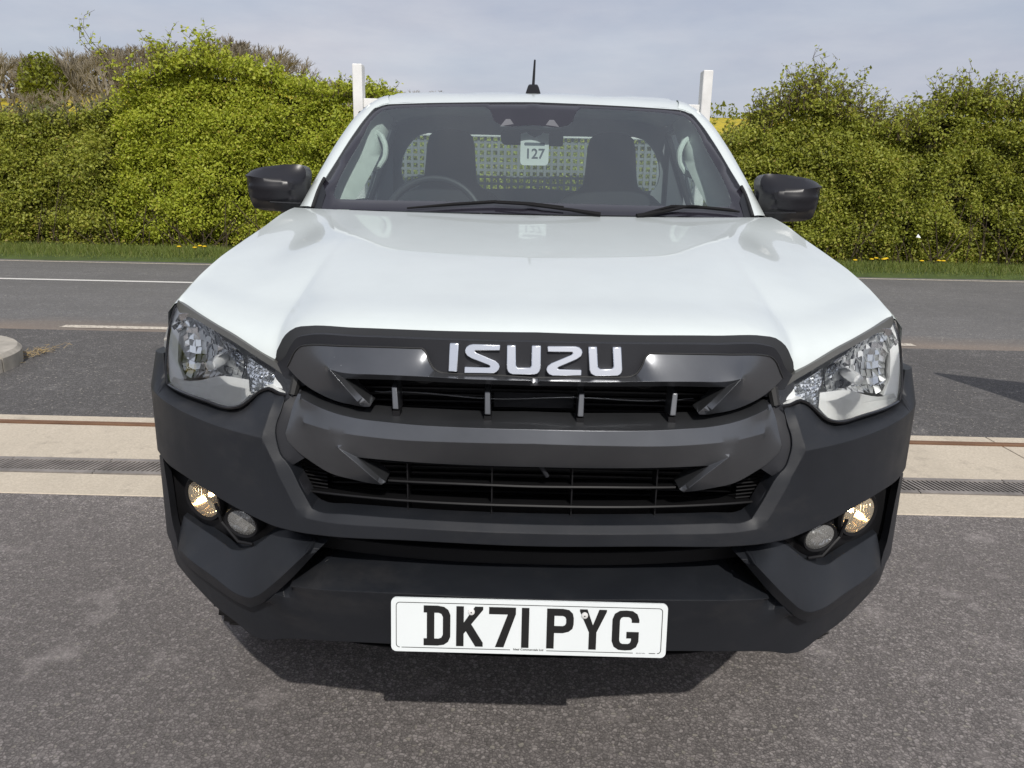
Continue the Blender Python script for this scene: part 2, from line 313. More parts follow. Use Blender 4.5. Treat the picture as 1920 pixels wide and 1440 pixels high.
# ------------------------------------------------------------------ measured outlines, metres: (distance along the nose, height, set-back)
T = {
 'upper_bar': {'o':((0,1.07,0.035),(0.0791,1.0728,0.035),(0.1509,1.0726,0.037),(0.1702,1.0736,0.038),(0.1799,1.0785,0.038),(0.1897,1.0923,0.04),(0.1974,1.1094,0.044),(0.2037,1.1143,0.046),(0.274,1.113,0.046),(0.3513,1.1099,0.048),(0.429,1.1046,0.052),(0.4409,1.1021,0.053),(0.4538,1.0929,0.055),(0.4697,1.0689,0.058),(0.4772,1.0573,0.06),(0.4637,1.0449,0.058),(0.4399,1.0286,0.055),(0.402,1.0129,0.05),(0.368,1.0045,0.045),(0.3376,1.002,0.04),(0.3154,1.0017,0.034),(0.302,1.0028,0.032),(0.299,1.0066,0.03),(0.3235,1.0305,0.028),(0.3478,1.0533,0.03),(0.2475,1.0574,0.03),(0.1502,1.0573,0.03),(0,1.0564,0.03)),'c':(((0,1.0702,0.012),(0.125,1.0696,0.012),(0.1723,1.0704,0.013),(0.2203,1.0702,0.014),(0.2944,1.0684,0.016),(0.3354,1.0666,0.018),(0.3585,1.0684,0.018),(0.3741,1.0716,0.018)),((0.3741,1.0716,0.018),(0.3458,1.0431,0.015),(0.3217,1.0154,0.018),(0.3154,1.0017,0.034)),((0.3741,1.0716,0.018),(0.3478,1.0533,0.03)))},
 'mid_bar': {'o':((0,0.9883,0.045),(0.0882,0.9869,0.045),(0.1665,0.9871,0.046),(0.2771,0.9866,0.047),(0.3298,0.9882,0.05),(0.3702,0.9932,0.052),(0.4125,1.0001,0.055),(0.4417,1.0069,0.057),(0.4554,1.0073,0.058),(0.4627,0.9907,0.05),(0.4736,0.9515,0.035),(0.4791,0.9337,0.03),(0.4754,0.9195,0.03),(0.4538,0.901,0.03),(0.4253,0.8848,0.03),(0.3836,0.8659,0.03),(0.3403,0.8586,0.03),(0.3024,0.856,0.026),(0.2811,0.8556,0.024),(0.2734,0.8605,0.028),(0.3257,0.9075,0.02),(0.2495,0.9048,0.025),(0.1503,0.9027,0.03),(0,0.9032,0.03)),'c':(((0,0.9819,0.008),(0.1363,0.9812,0.009),(0.2211,0.9811,0.011),(0.271,0.9822,0.013),(0.3226,0.9833,0.017),(0.3761,0.9899,0.022),(0.4192,0.9999,0.03),(0.4458,1.0054,0.042)),((0.3598,0.9273,0.006),(0.3238,0.8978,0.01),(0.2892,0.8678,0.014),(0.2811,0.8556,0.024)),((0.3598,0.9273,0.006),(0.3257,0.9075,0.02))),'b':(((0,0.9575,0.001),(0.1238,0.9554,0.002),(0.2702,0.9534,0.005),(0.3748,0.9573,0.012),(0.4329,0.9632,0.022)),)},
 'grille_surround': {'o':((0,1.1313,0.05),(0.1523,1.1302,0.052),(0.327,1.1268,0.058),(0.4325,1.1205,0.066),(0.4546,1.1136,0.07),(0.4738,1.0936,0.074),(0.4874,1.0731,0.078),(0.516,1.0514,0.09),(0.5212,1.0265,0.09),(0.4914,0.9963,0.075),(0.4822,0.9963,0.05),(0.4895,0.9717,0.04),(0.4973,0.9518,0.032),(0.4993,0.9348,0.026),(0.4946,0.9127,0.022),(0.4846,0.888,0.02),(0.4597,0.8458,0.02),(0.4768,0.8825,0.02),(0.4432,0.8275,0.02),(0.4227,0.7938,0.02),(0.4094,0.7894,0.02),(0.3571,0.7917,0.02),(0.2371,0.7945,0.02),(0,0.7957,0.02),(0,0.7957,0.03),(0.2387,0.7927,0.03),(0.3596,0.7898,0.03),(0.409,0.7886,0.03),(0.4203,0.7939,0.028),(0.4399,0.8271,0.026),(0.4704,0.8765,0.026),(0.4646,0.8725,0.03),(0.4326,0.8924,0.036),(0.4324,0.9482,0.045),(0.4295,0.9835,0.07),(0.4606,1.0125,0.088),(0.4155,1.0297,0.07),(0.3613,1.0516,0.058),(0.2508,1.0584,0.05),(0.1516,1.0608,0.045),(0,1.0594,0.045)),'c':()},
 'bonnet_seal': {'o':((0,1.1416,0.085),(0.1556,1.1391,0.088),(0.3352,1.1354,0.096),(0.4441,1.1297,0.104),(0.4731,1.1235,0.108),(0.4961,1.1083,0.108),(0.5198,1.0739,0.108),(0.533,1.0562,0.108),(0.5204,1.0459,0.1),(0.4854,1.0704,0.085),(0.4731,1.0898,0.08),(0.4539,1.1091,0.076),(0.4346,1.1166,0.072),(0.3285,1.123,0.064),(0.1528,1.1265,0.058),(0,1.1277,0.056)),'c':()},
 'bumper_cover': {'o':((0,0.7969,0.014),(0.2361,0.7964,0.014),(0.3555,0.7936,0.014),(0.4075,0.7914,0.014),(0.4224,0.7958,0.014),(0.4428,0.8293,0.014),(0.4763,0.8841,0.014),(0.4838,0.8903,0.014),(0.4944,0.9148,0.016),(0.4987,0.9368,0.02),(0.4968,0.9535,0.027),(0.4895,0.9729,0.036),(0.4848,0.9947,0.05),(0.4921,0.9982,0.06),(0.5056,0.9989,0.062),(0.5256,1.0046,0.06),(0.5368,1.0004,0.058),(0.5932,0.9604,0.05),(0.6173,0.95,0.05),(0.6507,0.9478,0.05),(0.7255,0.9472,0.05),(0.8525,0.9448,0.05),(0.9105,0.9518,0.045),(0.9291,0.9861,0.05),(0.9372,1.0173,0.055),(1.2153,0.985,0.01),(1.3355,0.96,0),(1.3755,0.8,0),(1.2755,0.7,0),(0.9522,0.7921,0),(0.8927,0.7907,0),(0.777,0.7903,0),(0.6921,0.7821,0),(0.6317,0.7722,0),(0.5871,0.7645,0),(0.5462,0.7571,0),(0.5078,0.7504,0),(0.4783,0.7491,0),(0.4568,0.7485,0),(0.3857,0.7505,0),(0.2345,0.7595,0),(0,0.7588,0.003)),'c':(((0.5246,0.9275,0),(0.5714,0.9292,0),(0.6475,0.9317,0),(0.7401,0.9355,0),(0.8328,0.9386,0),(0.9153,0.9407,0),(1.2153,0.93,-0.003),(1.3155,0.93,-0.004)),((0.5246,0.9275,0),(0.5075,0.9905,0.045),(0.5056,0.9989,0.062)),((0.5246,0.9275,0),(0.5173,0.9067,0.002),(0.4973,0.8765,0.002),(0.5254,0.928,0.002),(0.4995,0.8761,0.002),(0.4737,0.83,0.002),(0.4481,0.7897,0.002),(0.4315,0.779,0.002),(0.3848,0.7786,0.001),(0.2341,0.7846,0),(0,0.7857,0)))},
 'bumper_lower': {'o':((0,0.6626,0.085),(0.1529,0.6609,0.085),(0.31,0.6597,0.085),(0.4108,0.6567,0.085),(0.4106,0.6579,0.075),(0.5,0.6144,0.035),(0.5773,0.549,0.03),(0.6057,0.5367,0.03),(0.7351,0.5443,0.03),(0.8712,0.5417,0.03),(0.897,0.5644,0.015),(1.1751,0.6,0),(1.1144,0.5,0.01),(1.0835,0.47,0.03),(0.8945,0.4877,0.045),(0.8133,0.4793,0.05),(0.7413,0.4691,0.05),(0.6652,0.4594,0.05),(0.6052,0.4446,0.05),(0.5678,0.4501,0.05),(0.5239,0.4659,0.05),(0.392,0.4953,0.045),(0.2447,0.5138,0.04),(0,0.5132,0.04)),'c':(((0,0.6524,0),(0.2363,0.6496,0),(0.4913,0.6248,0.003),(0.5626,0.562,0),(0.5898,0.5497,0),(0.6271,0.5493,0),(0.7114,0.5602,0),(0.8133,0.5669,0),(0.8748,0.5752,0)),)},
 'fog_bezel': {'o':((0.8645,0.6536,0.04),(0.8961,0.5871,0.015),(0.8879,0.5745,0.005),(0.8713,0.5689,0.003),(0.8057,0.5671,0.003),(0.7045,0.5605,0.003),(0.6249,0.5503,0.003),(0.586,0.5497,0.003),(0.5549,0.5682,0.003),(0.4941,0.6223,0.005),(0.4121,0.71,0.02),(0.3972,0.7196,0.05),(0.4725,0.7194,0.05),(0.4895,0.7226,0.05),(0.5074,0.7184,0.05),(0.5897,0.6665,0.04),(0.635,0.646,0.04),(0.6588,0.6431,0.04),(0.6747,0.6466,0.04),(0.8108,0.6488,0.05)),'c':(((0.861,0.5936,0),(0.8142,0.6031,-0.012),(0.6867,0.5978,-0.016),(0.6113,0.5833,-0.016),(0.5771,0.5856,-0.016),(0.5503,0.5996,-0.016),(0.5241,0.6221,-0.016),(0.4225,0.7223,-0.012),(0.4838,0.7223,0.042)),)},
 'fog_recess': {'o':((0.9757,0.7807,0.02),(0.9568,0.6809,0.02),(0.9295,0.5784,0.03),(0.9003,0.606,0.06),(0.698,0.591,0.08),(0.6539,0.6048,0.08),(0.4991,0.6959,0.08),(0.4856,0.7223,0.08),(0.5756,0.7299,0.08),(0.6869,0.7513,0.08),(0.8457,0.7577,0.08),(0.9581,0.766,0.06)),'c':()},
 'air_curtain': {'o':((0.938,0.7845,0.006),(0.9153,0.7015,0.006),(0.9049,0.6314,0.008),(0.8829,0.5948,0.01),(0.8826,0.5761,0.006),(1.2153,0.57,0.003),(1.2755,0.7,0.003)),'c':()},
 'lens': {'o':((0.8791,1.135,0.12),(0.7729,1.1204,0.115),(0.6977,1.1062,0.11),(0.6343,1.0922,0.105),(0.5793,1.075,0.1),(0.5241,1.0561,0.095),(0.4694,1.0347,0.085),(0.4646,1.0328,0.08),(0.471,1,0.065),(0.4994,1.0035,0.06),(0.5238,1.0119,0.055),(0.5333,1.0088,0.055),(0.5958,0.9693,0.04),(0.635,0.9599,0.04),(0.7027,0.9613,0.04),(0.856,0.9579,0.045),(0.9021,0.9576,0.045),(0.9151,0.9813,0.05),(0.9159,1.0405,0.07),(0.8959,1.1022,0.095),(0.8874,1.1284,0.115)),'c':(),'b':(((0.6973,1.05,0.05),(0.6349,1.0357,0.045),(0.5848,1.0284,0.05)),)},
 'top_trim': {'o':((0.872,1.1365,0.116),(0.7693,1.1215,0.111),(0.6949,1.1072,0.106),(0.6319,1.0933,0.101),(0.5773,1.0761,0.096),(0.5224,1.0571,0.091),(0.468,1.0358,0.081),(0.4815,1.0314,0.082),(0.5222,1.0439,0.088),(0.5765,1.0638,0.092),(0.6304,1.081,0.096),(0.6931,1.0953,0.101),(0.7672,1.1086,0.106),(0.8769,1.1198,0.112),(0.8862,1.1255,0.115)),'c':()},
 'indicator': {'o':((0.6124,1.0482,0.13),(0.5428,1.0305,0.11),(0.4888,1.0245,0.095),(0.4933,1.0031,0.085),(0.5251,1.0039,0.085),(0.5367,1.0056,0.085),(0.5869,0.9806,0.09),(0.6057,1.0082,0.12)),'c':()},
 'indicator_end': {'o':((0.521,1.0238,0.09),(0.4866,1.0261,0.086),(0.4916,1.0061,0.078),(0.5228,1.0083,0.08)),'c':()},
 'reflector_rim': ((0.8527,1.0284,0.08),(0.8495,1.056,0.09),(0.8352,1.0852,0.1),(0.8127,1.0989,0.11),(0.7689,1.0958,0.115),(0.7178,1.0846,0.115),(0.6886,1.0746,0.115),(0.6461,1.0615,0.12),(0.6104,1.0448,0.12),(0.5954,1.0127,0.1),(0.6262,1.0072,0.1),(0.678,1.0052,0.1),(0.72,0.9932,0.1),(0.7762,0.9776,0.09),(0.8281,0.9723,0.08),(0.8655,0.9923,0.09)),
 'shelf': ((0.8948,0.9608,0.055),(0.8708,0.9751,0.06),(0.817,0.9749,0.07),(0.7596,0.9852,0.072),(0.6652,1.0079,0.085),(0.5882,1.0116,0.085),(0.5757,0.9895,0.06),(0.601,0.9684,0.05),(0.6396,0.9596,0.048),(0.7084,0.9609,0.048),(0.8591,0.9575,0.052)),
 'outer_wall': ((0.8831,1.1181,0.118),(0.8069,1.1049,0.115),(0.8506,1.0915,0.11),(0.8723,1.0503,0.1),(0.8756,1.001,0.09),(0.8397,0.9688,0.085),(0.8948,0.9608,0.055),(0.9079,0.9804,0.06),(0.9082,1.0408,0.075),(0.892,1.0977,0.1)),
 'hood_front': ((0,1.1397,0.083),(0.1554,1.1377,0.086),(0.3348,1.1338,0.094),(0.4044,1.1307,0.098),(0.4435,1.1275,0.102),(0.4722,1.1215,0.105),(0.4951,1.1063,0.105),(0.5078,1.0865,0.105),(0.5172,1.0708,0.105),(0.5245,1.061,0.103),(0.5501,1.068,0.1),(0.5805,1.0775,0.103),(0.6357,1.0943,0.108),(0.6993,1.109,0.113),(0.7751,1.1226,0.118),(0.8577,1.1345,0.12),(0.8694,1.1426,0.12)),
 'fog': ((0.7517,0.7295,0.05),),
 'drl': ((0.6151,0.7136,0.045),),
 'posts': ((0.2568,1.0392,0.06),(0.2527,1.0006,0.04),(0.0851,1.0382,0.06),(0.0837,0.9987,0.04)),
 'slats': {'a':((0,0.8568,0.045),(0,0.8575,0.045),(0.1267,0.8582,0.045),(0.2729,0.8537,0.05)),'b':((0,0.8206,0.04),(0,0.8211,0.04),(0.2276,0.82,0.04),(0.3617,0.8168,0.045),(0.4535,0.8131,0.05)),'t':((0,0.8958,0.045),(0.1517,0.8957,0.045),(0.3222,0.8916,0.05))},
 'letters': {'I':((-0.1532,1.1257),(-0.1369,1.1261),(-0.1383,1.0767),(-0.1552,1.0763)),'S':((-0.0632,1.1253),(-0.1109,1.1253),(-0.1177,1.1239),(-0.123,1.1204),(-0.1256,1.1149),(-0.1252,1.1098),(-0.1216,1.1049),(-0.1146,1.101),(-0.0839,1.0905),(-0.0805,1.0886),(-0.0808,1.0865),(-0.0848,1.086),(-0.1255,1.0861),(-0.1264,1.0749),(-0.0757,1.0761),(-0.0688,1.0783),(-0.0645,1.0828),(-0.063,1.088),(-0.0651,1.093),(-0.0711,1.0979),(-0.1048,1.1107),(-0.1082,1.1131),(-0.1068,1.1147),(-0.0635,1.1157)),'U':((-0.0514,1.1252),(-0.0511,1.0852),(-0.049,1.0795),(-0.0454,1.0764),(-0.04,1.0748),(-0.0013,1.0753),(0.0046,1.0775),(0.0081,1.0815),(0.0095,1.0866),(0.0092,1.126),(-0.0075,1.1256),(-0.0073,1.0913),(-0.0095,1.0878),(-0.0313,1.0873),(-0.0344,1.0907),(-0.0355,1.1256)),'Z':((0.0206,1.1252),(0.0701,1.1257),(0.077,1.1241),(0.0815,1.1202),(0.0829,1.1152),(0.081,1.1089),(0.0729,1.1033),(0.0409,1.0894),(0.039,1.0873),(0.042,1.0861),(0.0816,1.0858),(0.082,1.0756),(0.0305,1.0744),(0.0241,1.0767),(0.0204,1.0807),(0.0192,1.0852),(0.0216,1.0913),(0.0278,1.0962),(0.0628,1.1111),(0.0656,1.1136),(0.0642,1.1156),(0.0209,1.1152)),'V':((0.0927,1.1253),(0.0954,1.0855),(0.0977,1.0795),(0.1018,1.0765),(0.1068,1.075),(0.1464,1.0755),(0.1512,1.0779),(0.1539,1.0818),(0.1547,1.0869),(0.1515,1.1256),(0.1359,1.1252),(0.1386,1.0916),(0.1358,1.0879),(0.1151,1.0874),(0.111,1.091),(0.1084,1.1256))},
 'ws_outer': ((0.6904,1.2929,1.3211),(0.7141,1.3967,1.3868),(0.6911,1.5043,1.4619),(0.6558,1.6554,1.5677),(0.6241,1.7542,1.6379),(0.5961,1.807,1.6768),(0.5747,1.8192,1.6876),(0.5516,1.822,1.6922),(0.381,1.8061,1.6986),(0.1944,1.7957,1.7031),(0.0139,1.7951,1.7067)),
 'ws_inner': ((0.6619,1.3394,1.3562),(0.6628,1.372,1.3778),(0.6556,1.4374,1.4224),(0.623,1.6005,1.5356),(0.5885,1.7623,1.6479),(0.5689,1.7837,1.6646),(0.5368,1.7872,1.6707),(0.4244,1.7798,1.6773),(0.1788,1.7645,1.6829),(0.1616,1.7429,1.6692),(0.1449,1.6801,1.6278),(0.1238,1.6582,1.6138),(0.0125,1.6539,1.6126)),
 'ws_inner_bot': ((0.6471,1.3177,1.3438),(0.4838,1.2885,1.344),(0.2416,1.2619,1.345),(0.0085,1.2545,1.3463)),
 'ws_bot': ((0.689,1.287,1.3174),(0.4775,1.2496,1.3187),(0.2382,1.2219,1.3186),(0.0081,1.2117,1.3178)),
 'pil_in': ((0.7176,1.2885,1.3168),(0.7152,1.393,1.3867),(0.6911,1.5046,1.4648),(0.6558,1.656,1.5708),(0.6243,1.7556,1.6415),(0.5963,1.8085,1.6804),(0.5747,1.8199,1.6907),(0.5517,1.8228,1.6954)),
 'pil_out': ((0.7825,1.3536,1.3137),(0.7636,1.457,1.3858),(0.7473,1.555,1.4538),(0.7146,1.7157,1.566),(0.6705,1.8475,1.6604),(0.6324,1.9023,1.7022),(0.5987,1.9317,1.7262),(0.5663,1.9418,1.737)),
 'roof_top': ((0.6559,2.02,1.7133),(0.614,2.02,1.736),(0.5791,2.02,1.7448),(0.5052,2.02,1.7501),(0.3059,2.02,1.7578),(0.2561,2.02,1.7562),(0.0097,2.02,1.761)),
 'mirror': ((-0.9596,1.36,1.4005),(-0.9544,1.36,1.4207),(-0.9259,1.36,1.437),(-0.8807,1.36,1.4464),(-0.8091,1.36,1.4526),(-0.7766,1.36,1.4498),(-0.7704,1.36,1.4428),(-0.7702,1.36,1.3869),(-0.7715,1.36,1.3406),(-0.7832,1.36,1.317),(-0.8235,1.36,1.2942),(-0.8655,1.36,1.2978),(-0.9195,1.36,1.3026),(-0.9431,1.36,1.3109),(-0.9508,1.36,1.3312),(-0.9588,1.36,1.3688)),
 'mirror_cr': ((-0.9466,1.34,1.4143),(-0.8769,1.34,1.4034),(-0.8063,1.34,1.3942),(-0.796,1.34,1.3921))}
# ================================================================== the pickup truck
truck = empty('pickup_truck', (0, 0, 0))
tag(truck, 'white pickup truck with black bumper and grey grille facing the camera', 'pickup truck')
def lerp(a, b, t): return a + (b - a) * t
def grid(name, rows, mat, parent, ang=40, close=False, flip=False):
    n = len(rows[0]); vs = [q for r in rows for q in r]; fs = []
    for i in range(len(rows) - 1):
        for k in range(n - 1): fs.append((i * n + k, i * n + k + 1, (i + 1) * n + k + 1, (i + 1) * n + k))
    return mk(name, vs, fs, mat, parent, ang)
def both(rows): return [[(-q[0], q[1], q[2]) for q in r[::-1]] + [tuple(q) for q in r[1:]] for r in rows]
# ---- bonnet
CREST = np.array([(.785,.395,1.1426),(.793,.55,1.182),(.797,.7,1.2115),(.797,.88,1.240),(.79,1.04,1.269),(.785,1.17,1.297),(.776,1.30,1.317)])
ZC = np.array([(.083,1.1397),(.11,1.151),(.16,1.165),(.25,1.184),(.4,1.208),(.6,1.236),(.8,1.262),(1.0,1.287),(1.2,1.310),(1.35,1.320)])
def sm(t, x, k): return float(np.interp(t, x, k))
def zc(y): return (sm(y - .04, ZC[:, 0], ZC[:, 1]) + 2 * sm(y, ZC[:, 0], ZC[:, 1]) + sm(y + .04, ZC[:, 0], ZC[:, 1])) / 4
def zcr(y): return (sm(y - .05, CREST[:, 1], CREST[:, 2]) + 2 * sm(y, CREST[:, 1], CREST[:, 2]) + sm(y + .05, CREST[:, 1], CREST[:, 2])) / 4
def zh(x, y):
    a = x / .79; k = min(1, max(0, (y - .3) / .4)); k2 = 1 - min(1, max(0, (y - .72) / .5)); k2 = k2 * k2 * (3 - 2 * k2)
    return zc(y) + (zcr(y) - zc(y)) * a ** 3 + (.006 * math.exp(-((x - .50) / .09) ** 2) - (.004 + .009 * k) * math.exp(-((x - .665) / .055) ** 2)) * k2
hf = [np.array(pos(q)) for q in catmull(T['hood_front'], .012, False, 60)]
tt = [0, .004, .01, .018, .03, .045, .065, .09, .12] + list(np.linspace(.155, 1, 34))
rows = []
for t in tt:
    r = []
    for q in hf:
        x0, y0, z0 = q; x1 = x0 * .776 / .785; y1 = 1.19 + .17 * x1 * x1
        x, y = lerp(x0, x1, t), lerp(y0, y1, t); 
        if x0 > .7: x += (sm(y, CREST[:, 1], CREST[:, 0]) - lerp(.785, .776, t)) * (x0 - .7) / .085
        e = max(0, 1 - t) ** 4.5; r.append((x, y, zh(x, y) + (z0 - zh(x0, y0)) * e - .004 * math.exp(-t / .012)))
    rows.append(r)
ZZ = np.array([[q[2] for q in r] for r in rows]); Z0 = ZZ.copy()
for _ in range(160):
    A_ = np.pad(ZZ, ((0, 0), (1, 1)), mode='edge'); A_[:, 0] = ZZ[:, 1]
    N_ = ZZ.copy(); N_[1:-1, :-1] = (A_[1:-1, :-2] + A_[1:-1, 2:] + A_[:-2, 1:-1] + A_[2:, 1:-1])[:, :-1] / 4; wgt = np.exp(-np.arange(len(rows)) / 14.)[:, None]
    ZZ = ZZ + (N_ - ZZ) * wgt * .8; ZZ[0] = Z0[0]; ZZ[:, -1] = Z0[:, -1]
rows = [[(q[0], q[1], z) for q, z in zip(r, zz)] for r, zz in zip(rows, ZZ)]
lip = [(q[0], q[1] + .012, q[2] - .014) for q in rows[0]]; lip2 = [(q[0] * .985, q[1] + .05, q[2] - .02) for q in rows[0]]
rear = [(q[0], q[1] + .004, q[2] - .02) for q in rows[-1]]
grid('bonnet', both([lip2, lip] + rows + [rear]), 'white_paint', truck, 50)
# ---- front wings
crest = catmull([(rows[i][-1]) for i in range(0, len(rows), 3)], .03)
arch = lambda y, r=.475: .375 + math.sqrt(max(0, r * r - (y - 1.03) ** 2)) if abs(y - 1.03) < r else .40
wing = []
for q in crest:
    x, y, z = q; k = min(1, max(0, (y - .40) / .16)); xo = lerp(x + .055, .928, k); pts = [(x - .004, y, z - .004), (x + .012, y + .003, z - .010), (x + .03, y + .006, z - .030), (lerp(x, xo, .62), y + .01, z - .085), (lerp(x, xo, .88), y + .015, z - .16), (xo, y + .02, z - .26)]
    zb = max(.42, arch(y + .02), .84 - max(0, y - .6) * 3 if y < .74 else 0); zb = min(zb, z - .30); pts += [(xo + .003, y + .02, lerp(z - .26, zb, .5)), (xo + .012, y + .02, zb + .03), (xo + .012, y + .02, zb), (xo - .06, y + .02, zb)]; wing.append(pts)
for s in (1, -1):
    grid('front_wing', [[(q[0] * s, q[1], q[2]) for q in r] for r in wing], 'white_paint', truck, 45)
# ---- nose panels
panel('bonnet_seal', T['bonnet_seal'], 'rubber_black', truck, .02, .05, 'centre')
panel('grille_surround', T['grille_surround'], 'satin_grey', truck, .010, .04, 'centre')
upper = panel('upper_grille_bar', T['upper_bar'], 'gloss_grey', truck, .0085, .05, 'centre', 20, 30)
middle = panel('middle_grille_bar', T['mid_bar'], 'gloss_grey', truck, .0085, .055, 'centre', 20, 30)
cover = panel('bumper_cover', T['bumper_cover'], 'matt_plastic', truck, .011, .05, 'centre', 20, 30)
lower = panel('bumper_lower', T['bumper_lower'], 'matt_plastic', truck, .013, .07, 'centre', 20, 30)
panel('fog_lamp_bezel', T['fog_bezel'], 'matt_plastic', truck, .009, .03, 'pair', 20, 30)
panel('fog_lamp_recess', T['fog_recess'], 'black_plastic', truck, .03, .02, 'pair')
panel('air_curtain', T['air_curtain'], 'satin_grey', truck, .03, .03, 'pair')
# small ridge that returns the lower bumper under the nose
und = []
for yo, zo in ((0, .0), (.05, -.006), (.10, .01), (.25, .02)):
    und.append([(x, ybump(x) + .045 + yo + .01, .492 + zo - .02 * (x / .6) ** 2 * 0) for x in np.linspace(-.60, .60, 41)])
grid('bumper_underside', und, 'black_plastic', truck)
# ---- dark cavities behind the grille
def curtain(name, x1, z0, z1, d, mat):
    r = [[(x, ybump(x) + d, z) for x in np.linspace(-x1, x1, 49)] for z in np.linspace(z0, z1, 5)]; return grid(name, r, mat, truck)
curtain('grille_backing', .60, .66, 1.12, .20, 'black_plastic')
rad = MB()
for i in range(26):
    z = .70 + i * .0125; rad.bx(-.40, .40, .155, .170, z, z + .0032)
rad.build('radiator_fins', 'radiator', truck, 0)
mesh = MB()
for i in range(13): mesh.bx(-.075, .075, .100, .104, .998 + i * .0022 - .002, .999 + i * .0022 - .002)
mesh.build('radar_mesh', 'satin_grey', truck, 0)
side = MB()
for i in range(12):
    z = .80 + i * .0075
    side.tube([(x, ybump(x) + .075, z) for x in np.linspace(.40, .52, 5)], .0018, 4)
for b_ in (side, side.mirror()): tag(b_.build('side_vent_ribs', 'black_plastic', truck, 0), kind='stuff')
# grille slats, posts and ribs
def strip(name, pts, h, dep, mat, tilt=0.):
    q = [np.array(pos(a)) for a in catmull(pts, .02)]; full = [np.array((-a[0], a[1], a[2])) for a in q[::-1]] + q[1:]
    prof = [(0, 0), (.002, h * .5), (dep, h * .5 + tilt), (dep, -h * .5 + tilt), (.002, -h * .5)]
    return grid(name, [[tuple(a + np.array((0, p_[0], p_[1]))) for a in full] for p_ in prof + prof[:1]], mat, truck, 30)
sl = T['slats']
strip('grille_slat', [q for q in sl['a'] if q[0] == 0 or q[0] > .02], .005, .06, 'black_plastic', -.012)
strip('grille_slat', [q for q in sl['b'] if q[0] == 0 or q[0] > .02], .005, .06, 'black_plastic', -.012)
strip('grille_slat', sl['t'], .004, .05, 'black_plastic')
strip('intake_slat', [(0, .742, .05), (.25, .742, .05), (.5, .742, .05)], .004, .06, 'black_plastic')
strip('intake_slat', [(0, .718, .06), (.25, .718, .06), (.52, .718, .06)], .003, .04, 'black_plastic')
strip('lower_intake_backing', [(0, .735, .11), (.3, .735, .11), (.56, .735, .11)], .14, .01, 'black_plastic')
for (s0, z0, d0), (s1, z1, d1) in ((T['posts'][0], T['posts'][1]), (T['posts'][2], T['posts'][3])):
    for sg in (1, -1):
        a, b = pos((s0, z0, d0)), pos((s1, z1, d1)); P_ = MB(); hw = .0048
        yt, yb = a[1] - .012, b[1] - .004
        vs = [(sg * a[0] - hw, yt, z0), (sg * a[0] + hw, yt, z0), (sg * b[0] + hw * 1.15, yb, z1), (sg * b[0] - hw * 1.15, yb, z1), (sg * a[0] - hw, yt + .05, z0 + .01), (sg * a[0] + hw, yt + .05, z0 + .01), (sg * b[0] + hw, yb + .06, z1 - .01), (sg * b[0] - hw, yb + .06, z1 - .01)]
        P_.add(vs, [(0, 1, 2, 3), (5, 4, 7, 6), (4, 0, 3, 7), (1, 5, 6, 2), (4, 5, 1, 0), (3, 2, 6, 7)]); P_.build('grille_post', 'gloss_grey', truck, 30, .0012)
        MB().box((sg * b[0], yb + .02, z1 - .010), (.013, .03, .012)).build('post_foot', 'black_plastic', truck, 0)
for x in (.075, .235):
    for sg in (1, -1): MB().bx(sg * x - .0012, sg * x + .0012, ybump(x) + .055, ybump(x) + .10, .785, .905).build('grille_rib', 'black_plastic', truck, 0)
wv = [(x, ybump(x) + .085 + .0, 1.018 + .003 * math.sin(x * 21) * (abs(x) < .28)) for x in np.linspace(-.30, .30, 41)]
MB().tube(wv, .0011, 5).build('grille_wire', 'satin_chrome', truck)
MB().tube([(.012, .045, .905), (.028, .05, .878)], .0042, 8).tube([(.010, .043, .909), (.014, .052, .907)], .006, 8).build('towing_eye_latch', 'satin_grey', truck)
for sg in (1, -1): MB().tube([(sg * x, .12 + ybump(x), 1.05 - .018 * math.sin((x - .17) / .08 * math.pi)) for x in np.linspace(.17, .25, 8)], .003, 5).build('wiring_loop', 'rubber_black', truck)
sm_ = [pos((q[0], q[1], q[2] - .001)) for q in catmull(T['upper_bar']['o'][:15], .008, False, 30)]
MB().tube([(-a, b, c) for a, b, c in sm_[::-1]] + sm_[1:], .0014, 5).build('grille_seam', 'rubber_black', truck)
# ---- grille badge letters
for k in 'ISUZV':
    poly = T['letters'][k]; c = np.mean(poly, 0)
    P_ = MB(); P_.prism(poly, lambda x, z: (x, ybump(x) + .036 + (z - 1.09) * .25, z), lambda x, z: (x, ybump(x) + .052 + (z - 1.09) * .25, z))
    P_.build('badge_letter', 'satin_chrome', truck, 35, .0016)
    q = [(c[0] + (a - c[0]) * 1.0, c[1] + (b - c[1]) * 1.0) for a, b in poly]
# plinth behind the letters
pl = [[(x, ybump(x) + .050 + (z - 1.09) * .25, z) for x in np.linspace(-.19, .19, 21)] for z in (1.058, 1.09, 1.122)]
# ---- number plate
def pz(a, b, o=0.): return (a, -.0125 + (b) * .10 - o, .600 + b)       # a across, b up from the plate's middle; leans back a little
def rrect(w_, h_, r, n=6):
    o = []
    for cx, cy, a0 in ((w_ / 2 - r, h_ / 2 - r, 0), (-w_ / 2 + r, h_ / 2 - r, 90), (-w_ / 2 + r, -h_ / 2 + r, 180), (w_ / 2 - r, -h_ / 2 + r, 270)):
        for k in range(n + 1): a = R(a0 + 90 * k / n); o.append((cx + r * math.cos(a), cy + r * math.sin(a)))
    return o
plate = MB().prism(rrect(.515, .106, .010), lambda a, b: pz(a, b, 0), lambda a, b: pz(a, b, -.0035)).build('number_plate', 'plate_white', truck, 40)
def flatpoly(name, polys, mat, parent, off, holes=None):
    b = MB()
    for q in polys: b.prism(q, lambda x, y: pz(x, y, off), lambda x, y: pz(x, y, off - .0006))
    return b.build(name, mat, parent, 0)
